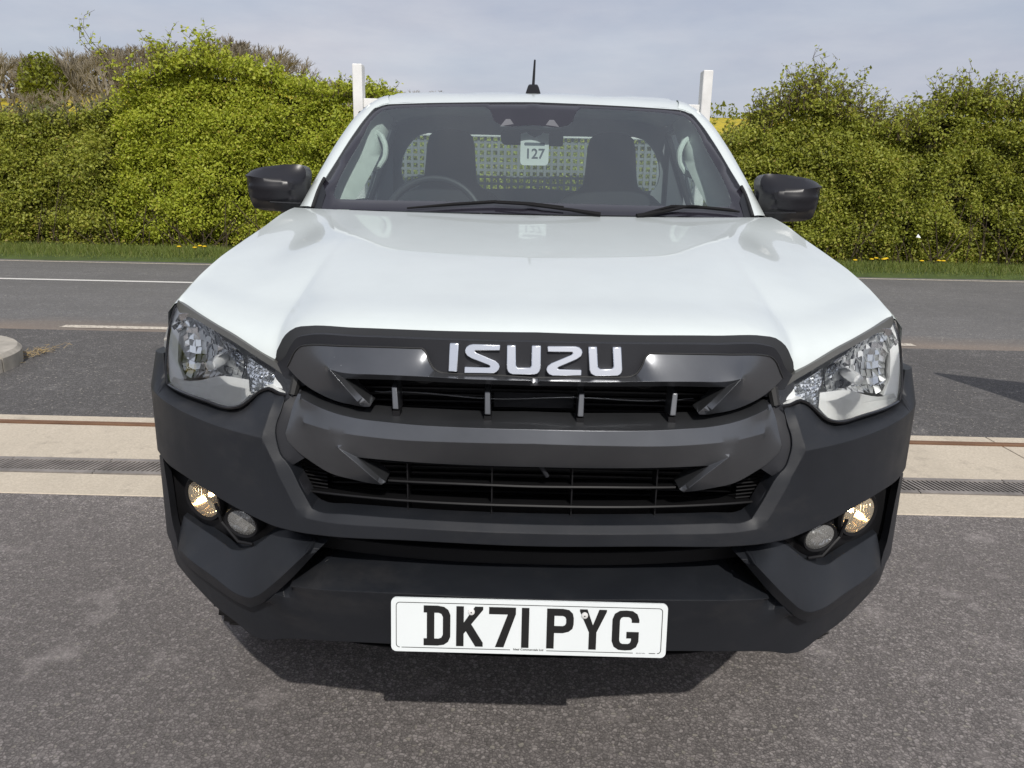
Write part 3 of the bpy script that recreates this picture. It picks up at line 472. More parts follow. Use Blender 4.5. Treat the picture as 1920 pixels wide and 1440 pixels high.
ro, ri = rrect(.497, .090, .007), rrect(.4945, .0875, .006); n = len(ro); keep = []
bd = MB()
for i in range(n):
    a0, a1, b0, b1 = ro[i], ro[(i + 1) % n], ri[i], ri[(i + 1) % n]
    if a0[1] < 0 and a1[1] < 0 and abs(a0[0] - a1[0]) > .3:   # bottom rule, broken for the maker's lines
        for x0, x1 in ((-.238, -.034), (.034, .196), (.226, .238)): bd.bx(x0, x1, 0, 1, 0, 1) if False else bd.add([pz(x0, -.045, .0006), pz(x1, -.045, .0006), pz(x1, -.04375, .0006), pz(x0, -.04375, .0006)], [(0, 1, 2, 3)])
    else: bd.add([pz(*q, .0006) for q in (a0, a1, b1, b0)], [(0, 1, 2, 3)])
bd.build('plate_border', 'ink_black', plate, 0)
def U(k, x): return [(x + a * .001, (b - 39.5) * .001) for a, b in k]
CH = {
 'D': [[(0,79),(26,79),(38,77),(46,71),(50,61),(50,18),(46,8),(38,2),(26,0),(0,0),(0,14),(6,14),(6,65),(0,65)], [(20,65),(28,65),(33,63),(36,57),(36,22),(33,16),(28,14),(20,14)]],
 'K': [[(0,79),(14,79),(14,47),(35,79),(50,79),(50,73),(28,44),(50,8),(50,0),(36,0),(18,30),(14,25),(14,0),(0,0)]],
 '7': [[(0,79),(50,79),(50,66),(28,0),(12,0),(35,65),(0,65)]],
 '1': [[(0,79),(14,79),(14,0),(0,0)]],
 'P': [[(0,79),(30,79),(41,77),(48,70),(50,61),(50,49),(48,40),(41,34),(30,31),(14,31),(14,0),(0,0)], [(14,65),(30,65),(34,63),(36,59),(36,51),(34,47),(30,45),(14,45)]],
 'Y': [[(0,79),(14,79),(25,48),(36,79),(50,79),(50,75),(32,34),(32,0),(18,0),(18,34),(0,75)]],
 'G': [[(50,55),(50,61),(46,72),(37,78),(25,79),(13,78),(4,72),(0,61),(0,18),(4,7),(13,1),(25,0),(37,1),(46,7),(50,18),(50,37),(27,37),(27,24),(36,24),(36,20),(34,15),(30,13),(25,13),(20,13),(16,15),(14,20),(14,59),(16,64),(20,66),(25,66),(30,66),(34,64),(36,60),(36,55)]]}
def holed(outer, hole):
    """join a hole to its outline with a bridge so that one polygon draws both"""
    i, j = min(((i, j) for i in range(len(outer)) for j in range(len(hole))), key=lambda q: (outer[q[0]][0] - hole[q[1]][0]) ** 2 + (outer[q[0]][1] - hole[q[1]][1]) ** 2)
    h = hole[j:] + hole[:j] + [hole[j]]; h = h[::-1]
    return outer[:i + 1] + h + outer[i:]
x = -.1965
for ch, adv in (('D', 61), ('K', 61), ('7', 61), ('1', 47), ('P', 61), ('Y', 61), ('G', 50)):
    polys = CH[ch]
    V_ = []; E_ = []; loops = [U(q, x) for q in polys]
    for L_ in loops: k = len(V_); V_ += [Vector(q) for q in L_]; E_ += [(k + i, k + (i + 1) % len(L_)) for i in range(len(L_))]
    r_ = delaunay_2d_cdt(V_, E_, [], 0, 1e-7); P_ = np.array([tuple(q) for q in r_[0]]); F_ = []
    for f in r_[2]:
        c = P_[list(f)].mean(0)[None]; ins = inpoly(c[:, 0], c[:, 1], np.array(loops[0]))[0]
        for L_ in loops[1:]: ins = ins and not inpoly(c[:, 0], c[:, 1], np.array(L_))[0]
        if ins: F_.append(tuple(f))
    mk('plate_character', [pz(a, b, .0008) for a, b in P_], F_, 'ink_black', plate, 0); x += adv * .001
for sx, sz in ((-.1075, .029), (.1035, .0275)):
    Mx = Matrix.Translation(pz(sx, sz, .0)) @ Matrix.Rotation(R(90), 4, 'X')
    sc = MB().lathe([(0, .0035), (.0035, .0035), (.006, .0025), (.0065, 0)], Mx, 16).build('plate_screw', 'screw_white', plate)
    MB().lathe([(0, .0037), (.0014, .0037)], Mx, 10).build('screw_socket', 'ink_black', plate)
def text(name, body, size, loc, mat, parent, lean=.1, bold=0.):
    cu = bpy.data.curves.new(name, 'FONT'); cu.body = body; cu.size = size; cu.align_x = 'CENTER'; cu.align_y = 'CENTER'; cu.offset = bold; cu.resolution_u = 3
    ob = bpy.data.objects.new(name, cu); COL.objects.link(ob); dg = bpy.context.evaluated_depsgraph_get(); me = bpy.data.meshes.new_from_object(ob.evaluated_get(dg)); bpy.data.objects.remove(ob); bpy.data.curves.remove(cu)
    me.materials.clear(); o = link(name, me, parent, mat); o.location = loc; o.rotation_euler = (R(90) - math.atan(lean), 0, 0); return o
text('plate_maker_text', 'Ideal Commercials Ltd', .0062, pz(0, -.0432, .0008), 'ink_black', plate, -.1, .00012)
text('plate_standard_text', 'BS AU 145e', .0034, pz(.2105, -.0445, .0008), 'ink_black', plate, -.1)
# ---- headlights
for o_ in (1, -1): pass
def headpos(q): return pos(q)
def side_mesh(name, verts, faces, mat, parents, ang=28):
    return [mk(name, verts, faces, mat, parents[0], ang), mk(name, [(-a, b, c) for a, b, c in verts], [f[::-1] for f in faces], mat, parents[1], ang)]
rc0 = random.Random(9)
def deep(q, k): return (q[0], q[1], q[2] + k)
HB = {'o': [(q[0], q[1], q[2] + .15) for q in T['lens']['o']]}
heads = panel('headlight', HB, 'lamp_grey', truck, .02, -.144, 'pair', 60)
panel('headlight_lens', T['lens'], 'clear_glass', heads, .02, 0, 'pair', 60)
panel('headlight_top_trim', {'o': [deep(q, -.001) for q in T['top_trim']['o']]}, 'lamp_trim', heads, .015, .02, 'pair', 40)
panel('indicator_lens', T['indicator'], 'satin_chrome', heads, .012, .01, 'pair', 40)
panel('indicator_end', T['indicator_end'], 'lamp_grey', heads, .012, .01, 'pair', 40)
lo = T['lens']['o']; gas = [pos(deep(q, .002)) for q in catmull([lo[7], lo[8], lo[9], lo[10], lo[11], lo[12], lo[13], lo[14], lo[15], lo[16], lo[17], lo[18], lo[19], lo[20]], .01, False, 60)]
g_ = MB().tube([(a, b - .001, c - .002) for a, b, c in gas], .0036, 6); side_mesh('headlight_gasket', g_.v, g_.f, 'gloss_black', heads)
br = MB().tube([pos(deep(q, .004)) for q in (lo[6], lo[7], lo[8])], [.006, .011, .009], 8); side_mesh('headlight_bracket', br.v, br.f, 'rubber_black', heads)
# moulded optics across the indicator
dt = MB(); ip = np.array([q[:2] for q in T['indicator']['o']]); dep_ = lambda s_, z_: float(np.average([q[2] for q in T['indicator']['o']], weights=[1 / ((q[0] - s_) ** 2 + (q[1] - z_) ** 2 + 1e-6) for q in T['indicator']['o']]))
for i, s_ in enumerate(np.arange(ip[:, 0].min(), ip[:, 0].max(), .0072)):
    for j, z_ in enumerate(np.arange(ip[:, 1].min(), ip[:, 1].max(), .0072)):
        if inpoly(np.array([s_]), np.array([z_]), ip)[0]:
            q = Vector(pos((s_, z_, dep_(s_, z_) - .004))); a_ = rc0.uniform(-.002, .002); h_ = .0033
            dt.add([q + Vector((-h_, .004, -h_)), q + Vector((h_, .004, -h_)), q + Vector((h_, .004, h_)), q + Vector((-h_, .004, h_)), q + Vector((a_, 0, rc0.uniform(-.002, .002)))], [(0, 1, 4), (1, 2, 4), (2, 3, 4), (3, 0, 4)])
side_mesh('indicator_optics', dt.v, dt.f, 'satin_chrome', heads, 0)
# faceted reflector bowl: flat mirror cells, each tilted its own way
rc = random.Random(3)
def bowl(a, b):      # a: along the nose 0..1 from the outer end inwards, b: height 0..1
    s_ = lerp(.868, .615, a); top = float(np.interp(a, [0, .1, .3, 1], [1.088, 1.116, 1.118, 1.072])); bot = float(np.interp(a, [0, .15, .6, 1], [.985, .968, .985, 1.003]))
    z_ = lerp(bot, top, b); x_, y_, _ = pos((s_, z_, 0)); dx, dz = (a - .55) / .6, (b - .45) / .62
    yf = y_ + .17 - .02 * a; return Vector((x_, yf - .060 * (dx * dx + dz * dz), z_))
cells = MB(); na, nb = 11, 9
for i in range(na):
    for j in range(nb):
        a0, a1, b0, b1 = i / na, (i + 1) / na, j / nb, (j + 1) / nb; q = [bowl(a0, b0), bowl(a1, b0), bowl(a1, b1), bowl(a0, b1)]
        c = sum(q, Vector()) / 4; tx, tz = rc.uniform(-.18, .18), rc.uniform(.10, .70)
        q = [c + (k - c) * .955 + Vector((0, tx * (k.x - c.x) + tz * (k.z - c.z), 0)) for k in q]; bk = [k + Vector((0, .012, 0)) for k in q]
        cells.add(q + bk, [(0, 1, 2, 3), (0, 4, 5, 1), (1, 5, 6, 2), (2, 6, 7, 3), (3, 7, 4, 0)])
side_mesh('reflector_cells', cells.v, cells.f, 'chrome', heads, 0)
grd = MB()
ww = [[bowl(i / 20, j / 14) + Vector((0, .010, 0)) for i in range(21)] for j in range(15)]
n = 21; grd.add([q for r in ww for q in r], [(j * n + i, j * n + i + 1, (j + 1) * n + i + 1, (j + 1) * n + i) for j in range(14) for i in range(20)])
side_mesh('reflector_shell', grd.v, grd.f, 'satin_chrome', heads, 60)
sh = T['shelf']; sv = [pos(q) for q in catmull(sh, .03, True, 30)]; c = tuple(np.mean(sv, 0)); side_mesh('headlight_shelf', sv + [c], [(i, (i + 1) % len(sv), len(sv)) for i in range(len(sv))], 'lamp_shelf', heads, 30)
panel('headlight_outer_wall', {'o': T['outer_wall']}, 'lamp_grey', heads, .015, .02, 'pair', 50)
bc = Vector(pos((.70, 1.028, .10))); bb = MB().lathe([(.0, .035), (.010, .030), (.0125, .018), (.0125, -.02), (.010, -.05)], Matrix.Translation(bc) @ Matrix.Rotation(R(90), 4, 'X'), 16); side_mesh('headlight_bulb', bb.v, bb.f, 'bulb_glass', heads)
sb = MB().lathe([(.022, .01), (.023, -.03), (.020, -.05)], Matrix.Translation(bc + Vector((-.02, .01, -.004))) @ Matrix.Rotation(R(90), 4, 'X'), 18); side_mesh('bulb_shield', sb.v, sb.f, 'satin_chrome', heads)
# ---- fog lamps and small running lamps
def lamp(name, q, r, yaw, warm, squash=1.):
    for sg in (1, -1):
        c = Vector(pos(q)); c.x *= sg
        M_ = Matrix.Translation(c) @ Matrix.Rotation(sg * R(yaw), 4, 'Z') @ Matrix.Rotation(R(90 + 6), 4, 'X') @ Matrix.Diagonal((1, squash, 1, 1))
        b = MB().lathe([(r * 1.0, .004), (r * 1.16, .006), (r * 1.24, 0), (r * 1.24, -.05), (r * 1.05, -.055)], M_, 36).build(name, 'black_plastic', truck)
        MB().lathe([(r * 1.0, .002), (r * .96, -.010), (r * .80, -.028), (r * .5, -.042), (r * .2, -.048), (0, -.049)], M_, 30).build('reflector', 'chrome_warm' if warm else 'chrome', b, 14)
        MB().lathe([(r * 1.01, .003), (r * .8, .0075), (r * .4, .0105), (0, .0115)], M_, 36).build('lens', 'fog_glass' if warm else 'fluted_glass', b)
        fl = MB()
        for k in range(-4, 5):
            xx = k * r * .19; hh = math.sqrt(max(0, (r * .86) ** 2 - xx * xx)); fl.tube([M_ @ Vector((xx, -hh, -.004)), M_ @ Vector((xx, 0, .002)), M_ @ Vector((xx, hh, -.004))], r * .045, 5)
        fl.build('lens_flutes', 'clear_glass', b)
        MB().lathe([(0, -.012), (r * .12, -.016), (r * .15, -.03), (r * .15, -.046)], M_, 12).build('bulb', 'bulb_glow' if warm else 'bulb_glass', b)
lamp('fog_lamp', (T['fog'][0][0], T['fog'][0][1] - .001, T['fog'][0][2]), .0435, 24, True)
lamp('running_lamp', T['drl'][0], .0345, 18, False, .82)
for sg in (1, -1):
    q = pos((.685, .735, .03)); MB().tube([(sg * q[0], q[1] - .01, q[2] + .012), (sg * (q[0] - .008), q[1] - .005, q[2] - .03), (sg * (q[0] - .05), q[1] - .03, q[2] - .062), (sg * (q[0] - .085), q[1] - .045, q[2] - .060)], .0035, 6).build('lamp_divider', 'black_plastic', truck)
# ---- cab
def wy(x, z): return 1.20 + (z - 1.31) * 1.50 + .16 * x * x
def wpos(q): return (q[0], wy(q[0], q[1]) + q[2], q[1])
wo = [(q[0], q[2], 0.) for q in T['ws_outer']]; wi = [(q[0], q[2], 0.) for q in T['ws_inner']]; wb = [(q[0], q[2], 0.) for q in T['ws_inner_bot']]; wbo = [(q[0], q[2], 0.) for q in T['ws_bot']]
outer = [(0, wo[-1][1], 0.)] + wo[-2::-1] + [(wbo[0][0], 1.312, 0.)] + [(q[0], q[1] - .006, 0.) for q in wbo[1:-1]] + [(0, wbo[-1][1] - .006, 0.)]
inner = [(0, wi[-1][1], 0.)] + wi[-2::-1] + wb[:-1] + [(0, wb[-1][1], 0.)]
panel('windscreen', {'o': inner}, 'windscreen_glass', truck, .035, 0, 'centre', 80, 34, posf=wpos)
# border = outer ring around the clear area
ring = [(q[0], q[1], 0.) for q in outer] + [(q[0], q[1], 0.) for q in inner[::-1]]
panel('windscreen_border', {'o': ring}, 'frit_black', truck, .03, .006, 'centre', 80, 34, posf=wpos)
MB().bx(-.74, .74, 1.33, 1.36, 1.27, 1.305).build('cowl', 'rubber_black', truck)
cw = [[(x, 1.185 + .17 * x * x + k, 1.302 + (0 if k < .02 else .004)) for x in np.linspace(-.73, .73, 31)] for k in (-.01, .01, .03, .06)]
grid('cowl_panel', cw, 'black_plastic', truck)
pi_, po_ = [np.array(q) for q in T['pil_in']], [np.array(q) for q in T['pil_out']]
A_, B_ = catmull(pi_, .03), catmull(po_, .03); nn = 30
A_ = [np.array([np.interp(t, np.linspace(0, 1, len(A_)), [q[k] for q in A_]) for k in range(3)]) for t in np.linspace(0, 1, nn)]
B_ = [np.array([np.interp(t, np.linspace(0, 1, len(B_)), [q[k] for q in B_]) for k in range(3)]) for t in np.linspace(0, 1, nn)]
for sg in (1, -1):
    rws = []
    for i, (a, b) in enumerate(zip(A_, B_)):
        m_ = (a + b) / 2 + np.array((.004, -.012, .004)); r = [a + np.array((-.004, .03, -.012)), a, a + (m_ - a) * .5 + np.array((0, -.006, .002)), m_, m_ + (b - m_) * .6 + np.array((.002, -.004, .002)), b, b + np.array((.004, .05, -.012)), b + np.array((-.01, .09, -.02))]
        rws.append([(q[0] * sg, q[1], q[2]) for q in r])
    grid('windscreen_pillar', rws, 'white_paint', truck, 40)
    gq = [(q[0] * sg, q[1] - .004, q[2]) for q in A_[:8]]
    MB().tube([(a[0] + .002 * sg, a[1], a[2]) for a in gq], .006, 6).build('pillar_garnish', 'rubber_black', truck)
# black corner garnish at the foot of each pillar
for sg in (1, -1):
    f = [(sg * .690, wy(.69, 1.315) - .006, 1.312), (sg * .745, wy(.745, 1.315) - .004, 1.312), (sg * .722, wy(.722, 1.385) - .006, 1.386), (sg * .712, wy(.712, 1.392) - .006, 1.392), (sg * .69, wy(.69, 1.36) - .006, 1.36)]
    MB().add(f + [(a, b + .02, c) for a, b, c in f], [(0, 1, 2, 3, 4), (9, 8, 7, 6, 5), (0, 5, 6, 1), (1, 6, 7, 2), (2, 7, 8, 3), (3, 8, 9, 4), (4, 9, 5, 0)]).build('corner_garnish', 'matt_plastic', truck)
# roof skin
rt = [np.array(q) for q in T['roof_top']]
def roofz(x): xs = [q[0] for q in rt][::-1]; return float(np.interp(abs(x), xs, [q[2] for q in rt][::-1]))
xs = np.r_[np.linspace(0, .50, 16), np.linspace(.52, .60, 8)]; rr = []
ed_y = lambda x: wy(x, 1.70); edz = lambda x: float(np.interp(x, [q[0] for q in T['ws_outer']][::-1][:6], [q[2] for q in T['ws_outer']][::-1][:6]))
for k in range(9):
    r = []
    for x in xs:
        z0, y0 = edz(x) - .002, wy(x, edz(x)) - .006; z1 = roofz(x)
        if k == 0: r.append((x, y0 + .02, z0 - .012)); continue
        t = (k - 1) / 7; y = lerp(y0, 2.05, t); z = z0 + (z1 - z0) * (1 - (1 - t) ** 2.1); r.append((x, y, z))
    rr.append(r)
for y, dz in ((2.2, .010), (2.4, .012), (2.55, .0), (2.62, -.03), (2.64, -.09)): rr.append([(x, y, roofz(x) + dz) for x in xs])
for r in rr:      # shallow stamped ribs and the drip channel
    for i, q in enumerate(r):
        if q[1] > 1.95: r[i] = (q[0], q[1], q[2] + (.004 if .05 < abs(q[0]) % .30 < .25 else -.002))
grid('roof', both(rr), 'white_paint', truck, 50)
for sg in (1, -1):   # side of the roof
    sd_ = []
    for y in np.linspace(1.99, 2.62, 12):
        sd_.append([(sg * .598, y, roofz(.598) - .002), (sg * .62, y, 1.722), (sg * .640, y, 1.700), (sg * .655, y, 1.672), (sg * .655, y, 1.65)])
    grid('roof_rail', sd_, 'white_paint', truck, 50)
# doors: outer skin, window opening with glass
for sg in (1, -1):
    dr = []
    for y in np.linspace(1.33, 2.54, 10):
        dr.append([(sg * x, y, z) for x, z in ((.775, 1.315), (.80, 1.30), (.85, 1.24), (.895, 1.10), (.905, .95), (.90, .75), (.885, .50), (.84, .46))])
    d_ = grid('door', dr, 'white_paint', truck, 45)
    MB().box((sg * .905, 2.30, 1.08), (.03, .20, .035)).build('handle', 'black_plastic', d_, 30, .008)
    wn = [(1.52, 1.315), (2.52, 1.315), (2.52, 1.645), (2.02, 1.645), (1.82, 1.53)]
    xw = lambda z: .768 - (z - 1.315) * .38
    b = MB(); b.add([(sg * xw(z), y, z) for y, z in wn], [tuple(range(5))]); b.build('window_glass', 'side_glass', d_, 0)
    fr_ = MB(); pts = [(sg * xw(z), y, z) for y, z in wn]; fr_.tube(pts + pts[:1], .014, 6); fr_.build('window_frame', 'black_plastic', d_)
    inn = [[(sg * x, y, z) for x, z in ((.74, 1.30), (.72, 1.27), (.70, .9), (.70, .6))] for y in np.linspace(1.35, 2.52, 4)]
    grid('door_card', inn, 'dark_trim', d_)
    MB().bx(*sorted((sg * .66, sg * .74)), 2.535, 2.585, .6, 1.68).build('door_pillar', 'dark_trim', truck)
    bs = [[(sg * x, y, z) for x, z in ((.66, 1.67), (.74, 1.5), (.80, 1.32), (.87, 1.2), (.90, .95), (.885, .5))] for y in (2.545, 2.60, 2.645)]
    grid('cab_corner', bs, 'white_paint', truck, 45)
# rear wall of the cab with its window
def rw(q): return (q[0], 2.60 + q[2], q[1])
win = [(0, 1.632, 0.), (.40, 1.632, 0.), (.54, 1.626, 0.), (.575, 1.60, 0.), (.625, 1.42, 0.), (.61, 1.392, 0.), (.56, 1.385, 0.), (0, 1.385, 0.)]
wall = [(0, 1.72, 0.), (.60, 1.70, 0.), (.70, 1.66, 0.), (.80, 1.30, 0.), (.84, 1.2, 0.), (.84, .6, 0.), (0, .6, 0.)]
panel('cab_rear_wall', {'o': wall + win[::-1]}, 'wall_trim', truck, .05, .03, 'centre', 60, 55, posf=rw)
rwg = panel('rear_window', {'o': win}, 'side_glass', truck, .08, 0, 'centre', 60, 55, posf=lambda q: (q[0], 2.615, q[1]))
# interior
dash = [[(x, y, z) for x in np.linspace(-.70, .70, 15)] for y, z in ((1.25, 1.25), (1.35, 1.285), (1.50, 1.295), (1.60, 1.285), (1.66, 1.25), (1.68, 1.05), (1.60, .8))]
grid('dashboard', dash, 'dark_trim', truck)
MB().box((-.375, 1.57, 1.305), (.30, .16, .05)).build('instrument_hood', 'dark_trim', truck, 30, .02)
M_ = Matrix.Translation((-.375, 1.735, 1.243)) @ Matrix.Rotation(R(68), 4, 'X')
sw = MB(); sw.tube([M_ @ Vector((.188 * math.cos(a), .188 * math.sin(a), 0)) for a in np.linspace(0, 2 * math.pi, 49)], .0145, 10, False)
for a in (0, 180, 270): sw.tube([M_ @ Vector((.185 * math.cos(R(a)), .185 * math.sin(R(a)), 0)), M_ @ Vector((.04 * math.cos(R(a)), .04 * math.sin(R(a)), .02))], .016, 8)
sw.lathe([(0, .02), (.055, .018), (.06, 0)], M_, 16); sw.build('steering_wheel', 'matt_plastic', truck)
for sx in (-.348, .345):
    prof = [(1.625, .035), (1.618, .07), (1.60, .092), (1.56, .103), (1.50, .107), (1.44, .112), (1.405, .118), (1.385, .14), (1.365, .185), (1.33, .225), (1.25, .245), (1.1, .25), (.9, .25), (.72, .24)]
    rws = []
    for z, hw in prof:
        th = .055 + .03 * min(1, max(0, (1.5 - z) / .4)); yc = 2.16 - (z - 1.4) * -.18; r = []
        for k in range(25):
            a = 2 * math.pi * k / 24; c, s_ = math.cos(a), math.sin(a); e = .55; r.append((sx + hw * math.copysign(abs(c) ** e, c), yc + th * math.copysign(abs(s_) ** e, s_), z))
        rws.append(r)
    st = grid('seat', rws, 'seat_fabric', truck, 50); 
    MB().box((sx, 1.95, .78), (.5, .52, .16)).build('seat_cushion', 'seat_fabric', st, 30, .04)
    MB().add([rws[0][k] for k in range(24)], [tuple(range(24))]).build('seat_cap', 'seat_fabric', st, 0)
cl = [[(x, y, roofz(x) - .045 - .10 * max(0, (abs(x) - .5)) - (.02 if y < 1.9 else 0)) for x in np.linspace(-.62, .62, 15)] for y in (1.86, 2.1, 2.4, 2.6)]
grid('headliner', cl, 'headliner', truck)
MB().bx(-.74, .74, 1.3, 2.6, .55, .60).build('cab_floor', 'dark_trim', truck)
for sg in (1, -1):      # pale pillar trims with grab handles
    rws = []
    for i, t in enumerate(np.linspace(0, 1.0, 16)):
        c = np.array((lerp(.738, .592, t), lerp(1.395, 1.835, t), lerp(1.315, 1.672, t))); wd = lerp(.085, .035, t) + .020 * math.sin(min(1, t) * math.pi)
        rws.append([(sg * (c[0] + .040), c[1] + .0, c[2] + .018), (sg * (c[0] + .025), c[1] + .002, c[2] + .014), (sg * (c[0] + .015), c[1] + .005, c[2] + .01), (sg * c[0], c[1] + .015, c[2] + .004), (sg * (c[0] - wd * .6), c[1] + .05, c[2] - .008), (sg * (c[0] - wd), c[1] + .10, c[2] - .022), (sg * (c[0] - wd * .8), c[1] + .14, c[2] - .03)])
    pt = grid('pillar_trim', rws, 'pale_trim', truck, 60)
    hp = [(.600, 1.80, 1.588), (.572, 1.76, 1.570), (.557, 1.75, 1.535), (.560, 1.75, 1.492), (.580, 1.75, 1.460), (.615, 1.77, 1.446)]
    MB().tube([(sg * a, b, c) for a, b, c in [tuple(q) for q in catmull([np.array(h_) for h_ in hp], .015)]], .0105, 8).build('grab_handle', 'pale_trim', pt)
# rear-view mirror and sensor housing
MB().prism(rrect(.235, .055, .02), lambda a, b: (a - .002, 1.735, 1.575 + b), lambda a, b: (a - .002, 1.775, 1.575 + b)).build('rear_view_mirror', 'black_plastic', truck)
MB().bx(-.09, .10, 1.70, 1.76, 1.602, 1.63).build('sensor_housing', 'headliner', truck, 30, .008)
MB().bx(.045, .115, 1.74, 1.77, 1.545, 1.60).build('mirror_stem_cover', 'black_plastic', truck, 30, .006)
for sx in (-.092, .068):
    cm = MB().add([(sx - .028, wy(sx, 1.608) - .0035, 1.605), (sx + .028, wy(sx, 1.608) - .0035, 1.605), (sx + .008, wy(sx, 1.634) - .0035, 1.634), (sx - .008, wy(sx, 1.634) - .0035, 1.634)], [(0, 1, 2, 3)]); cm.build('sensor_window', 'steel_rim', truck, 0)
# ---- mirrors
mo = [(abs(q[0]), q[2]) for q in T['mirror']]; mc = [(abs(q[0]), q[2]) for q in T['mirror_cr']]
def mshell(sg):
    O = [(a, b, 0.) for a, b in mo]
    cr = [(a, b, -.055) for a, b in mc]; lowc = [(.935, 1.345, -.034), (.88, 1.335, -.050), (.80, 1.340, -.046)]; mdc = [(.940, 1.378, -.044), (.88, 1.374, -.060), (.80, 1.370, -.056)]
    V, F = fill(O, [cr, lowc, mdc], .009, 50)
    W = [(sg * q[0], 1.375 + q[2] + (.93 - q[0]) * .12, q[1]) for q in V]; F = [tuple(f) for f in F]; rim = skirt(V, F, 0); used = {}
    for a, b in rim:
        for k in (a, b):
            if k not in used: used[k] = len(W); x_, y_, z_ = W[k]; W.append((sg * (.86 + (abs(x_) - .86) * .97), y_ + .085, 1.372 + (z_ - 1.372) * .96))
        F.append((b, a, used[a], used[b]))
    o = mk('door_mirror', W, F, 'mirror_black', truck, 50)
    gl = [used[k] for k in used]; c = np.array([W[i] for i in gl]); an = np.arctan2(c[:, 2] - 1.372, c[:, 0] - sg * .86); c = c[np.argsort(an)]
    mk('mirror_glass', [tuple(q - np.array((0, .012, 0))) for q in c], [tuple(range(len(c)))], 'chrome', o, 0)
    MB().tube([(sg * .775, 1.46, 1.30), (sg * .80, 1.43, 1.315), (sg * .85, 1.42, 1.325)], [.03, .028, .03], 10, True, .7).build('mirror_arm', 'matt_plastic', o)
    MB().tube([(sg * .872, 1.327, 1.330), (sg * .80, 1.335, 1.327), (sg * .775, 1.345, 1.327)], .0022, 5).build('mirror_seam', 'satin_grey', o)
m = NT('mirror_black'); m.set(Roughness=.34); m.b.inputs['Specular IOR Level'].default_value = .4; v = m.coords(); m.col(m.ramp(m.noise(v, 6), [(.3, (.011, .011, .014)), (.7, (.016, .016, .02))]))
mshell(1); mshell(-1)
# ---- wipers
def wiper(pts, arm):
    b = MB().tube(pts, [.0025] + [.0048] * (len(pts) - 2) + [.0025], 6, True, 1.3).build('wiper', 'wiper_black', truck)
    MB().tube(arm, [.009, .006, .0045, .004][:len(arm)], 6).build('wiper_arm', 'wiper_black', b)
wq = lambda x, z, o=.02: (x, wy(x, z) - o, z)
wiper([wq(-.40, 1.322), wq(-.25, 1.337), wq(-.12, 1.347), wq(.0, 1.343), wq(.10, 1.336)], [wq(.215, 1.315, .02), wq(.12, 1.328, .03), wq(-.02, 1.342, .035), wq(-.12, 1.345, .025)])
wiper([wq(.36, 1.322), wq(.45, 1.343), wq(.55, 1.342), wq(.64, 1.335), wq(.675, 1.33)], [wq(.33, 1.312, .02), wq(.42, 1.328, .03), wq(.50, 1.345, .035), wq(.54, 1.345, .025)])
# ---- aerial
ab = MB().add([(-.032, 1.99, 1.752), (.032, 1.99, 1.752), (.032, 2.11, 1.766), (-.032, 2.11, 1.766), (-.022, 2.03, 1.790), (.022, 2.03, 1.790), (.018, 2.07, 1.802), (-.018, 2.07, 1.802)], [(3, 2, 1, 0), (0, 1, 5, 4), (1, 2, 6, 5), (2, 3, 7, 6), (3, 0, 4, 7), (4, 5, 6, 7)]).build('aerial', 'black_plastic', truck, 30, .005)
MB().tube([(0, 2.05, 1.79), (.002, 2.09, 1.835), (.005, 2.15, 1.905)], [.006, .0055, .004], 8).build('aerial_mast', 'black_plastic', ab)
# ---- wheels
def wheel(x, y, sg):
    M_ = Matrix.Translation((x, y, .375)) @ Matrix.Rotation(R(90), 4, 'Y')
    prof = [(.205, -.10), (.22, -.115), (.30, -.125), (.345, -.118), (.364, -.105), (.366, -.05), (.367, 0), (.366, .05), (.364, .105), (.345, .118), (.30, .125), (.22, .115), (.205, .10)]
    t = MB().lathe(prof, M_, 56).build('wheel', 'tyre_rubber', truck, 50)
    tr_ = MB()
    for k in range(44):
        for row, (off, wd) in enumerate(((-.093, .036), (-.046, .042), (0, .038), (.046, .042), (.093, .036))):
            a = 2 * math.pi * (k + (.5 if row % 2 else 0)) / 44; Q = M_ @ Matrix.Rotation(a, 4, 'Z'); c = Q @ Vector((.3655, 0, off)); tr_.box(c, (.014, .046, wd), (Q.to_3x3() @ Matrix.Rotation(R(18 if row % 2 else -18), 3, 'X')))
    tr_.build('tread', 'tyre_rubber', t, 0)
    MB().lathe([(.21, sg * .10), (.20, sg * .09), (.19, sg * .03), (.12, sg * .02), (.08, sg * .05), (.0, sg * .05)], M_, 40).build('rim', 'steel_rim', t)
for sg in (1, -1): wheel(sg * .78, 1.02, sg); wheel(sg * .785, 4.05, sg)
for sg in (1, -1):
    liner = MB()
    r_ = [[(sg * (.60 + .30 * k), 1.04 + .47 * math.cos(a), .375 + .47 * math.sin(a)) for a in np.linspace(R(5), R(150), 24)] for k in (0, 1)]
    k0 = len(liner.v); liner.add([q for r in r_ for q in r], [(i, i + 1, 24 + i + 1, 24 + i) for i in range(23)])
    liner.build('wheel_arch_liner', 'black_plastic', truck)
ch = MB(); ch.bx(-.56, .56, .36, .95, .44, .56); ch.bx(-.5, -.38, .5, 5.0, .50, .64); ch.bx(.38, .5, .5, 5.0, .50, .64); ch.bx(-.75, .75, 1.02, 1.09, .34, .40); ch.bx(-.75, .75, 4.0, 4.1, .33, .43); ch.bx(-.52, .52, .40, 1.3, .55, 1.05); ch.bx(-.84, .84, 1.35, 2.6, .44, .55)
ch.build('chassis', 'black_plastic', truck, 0)
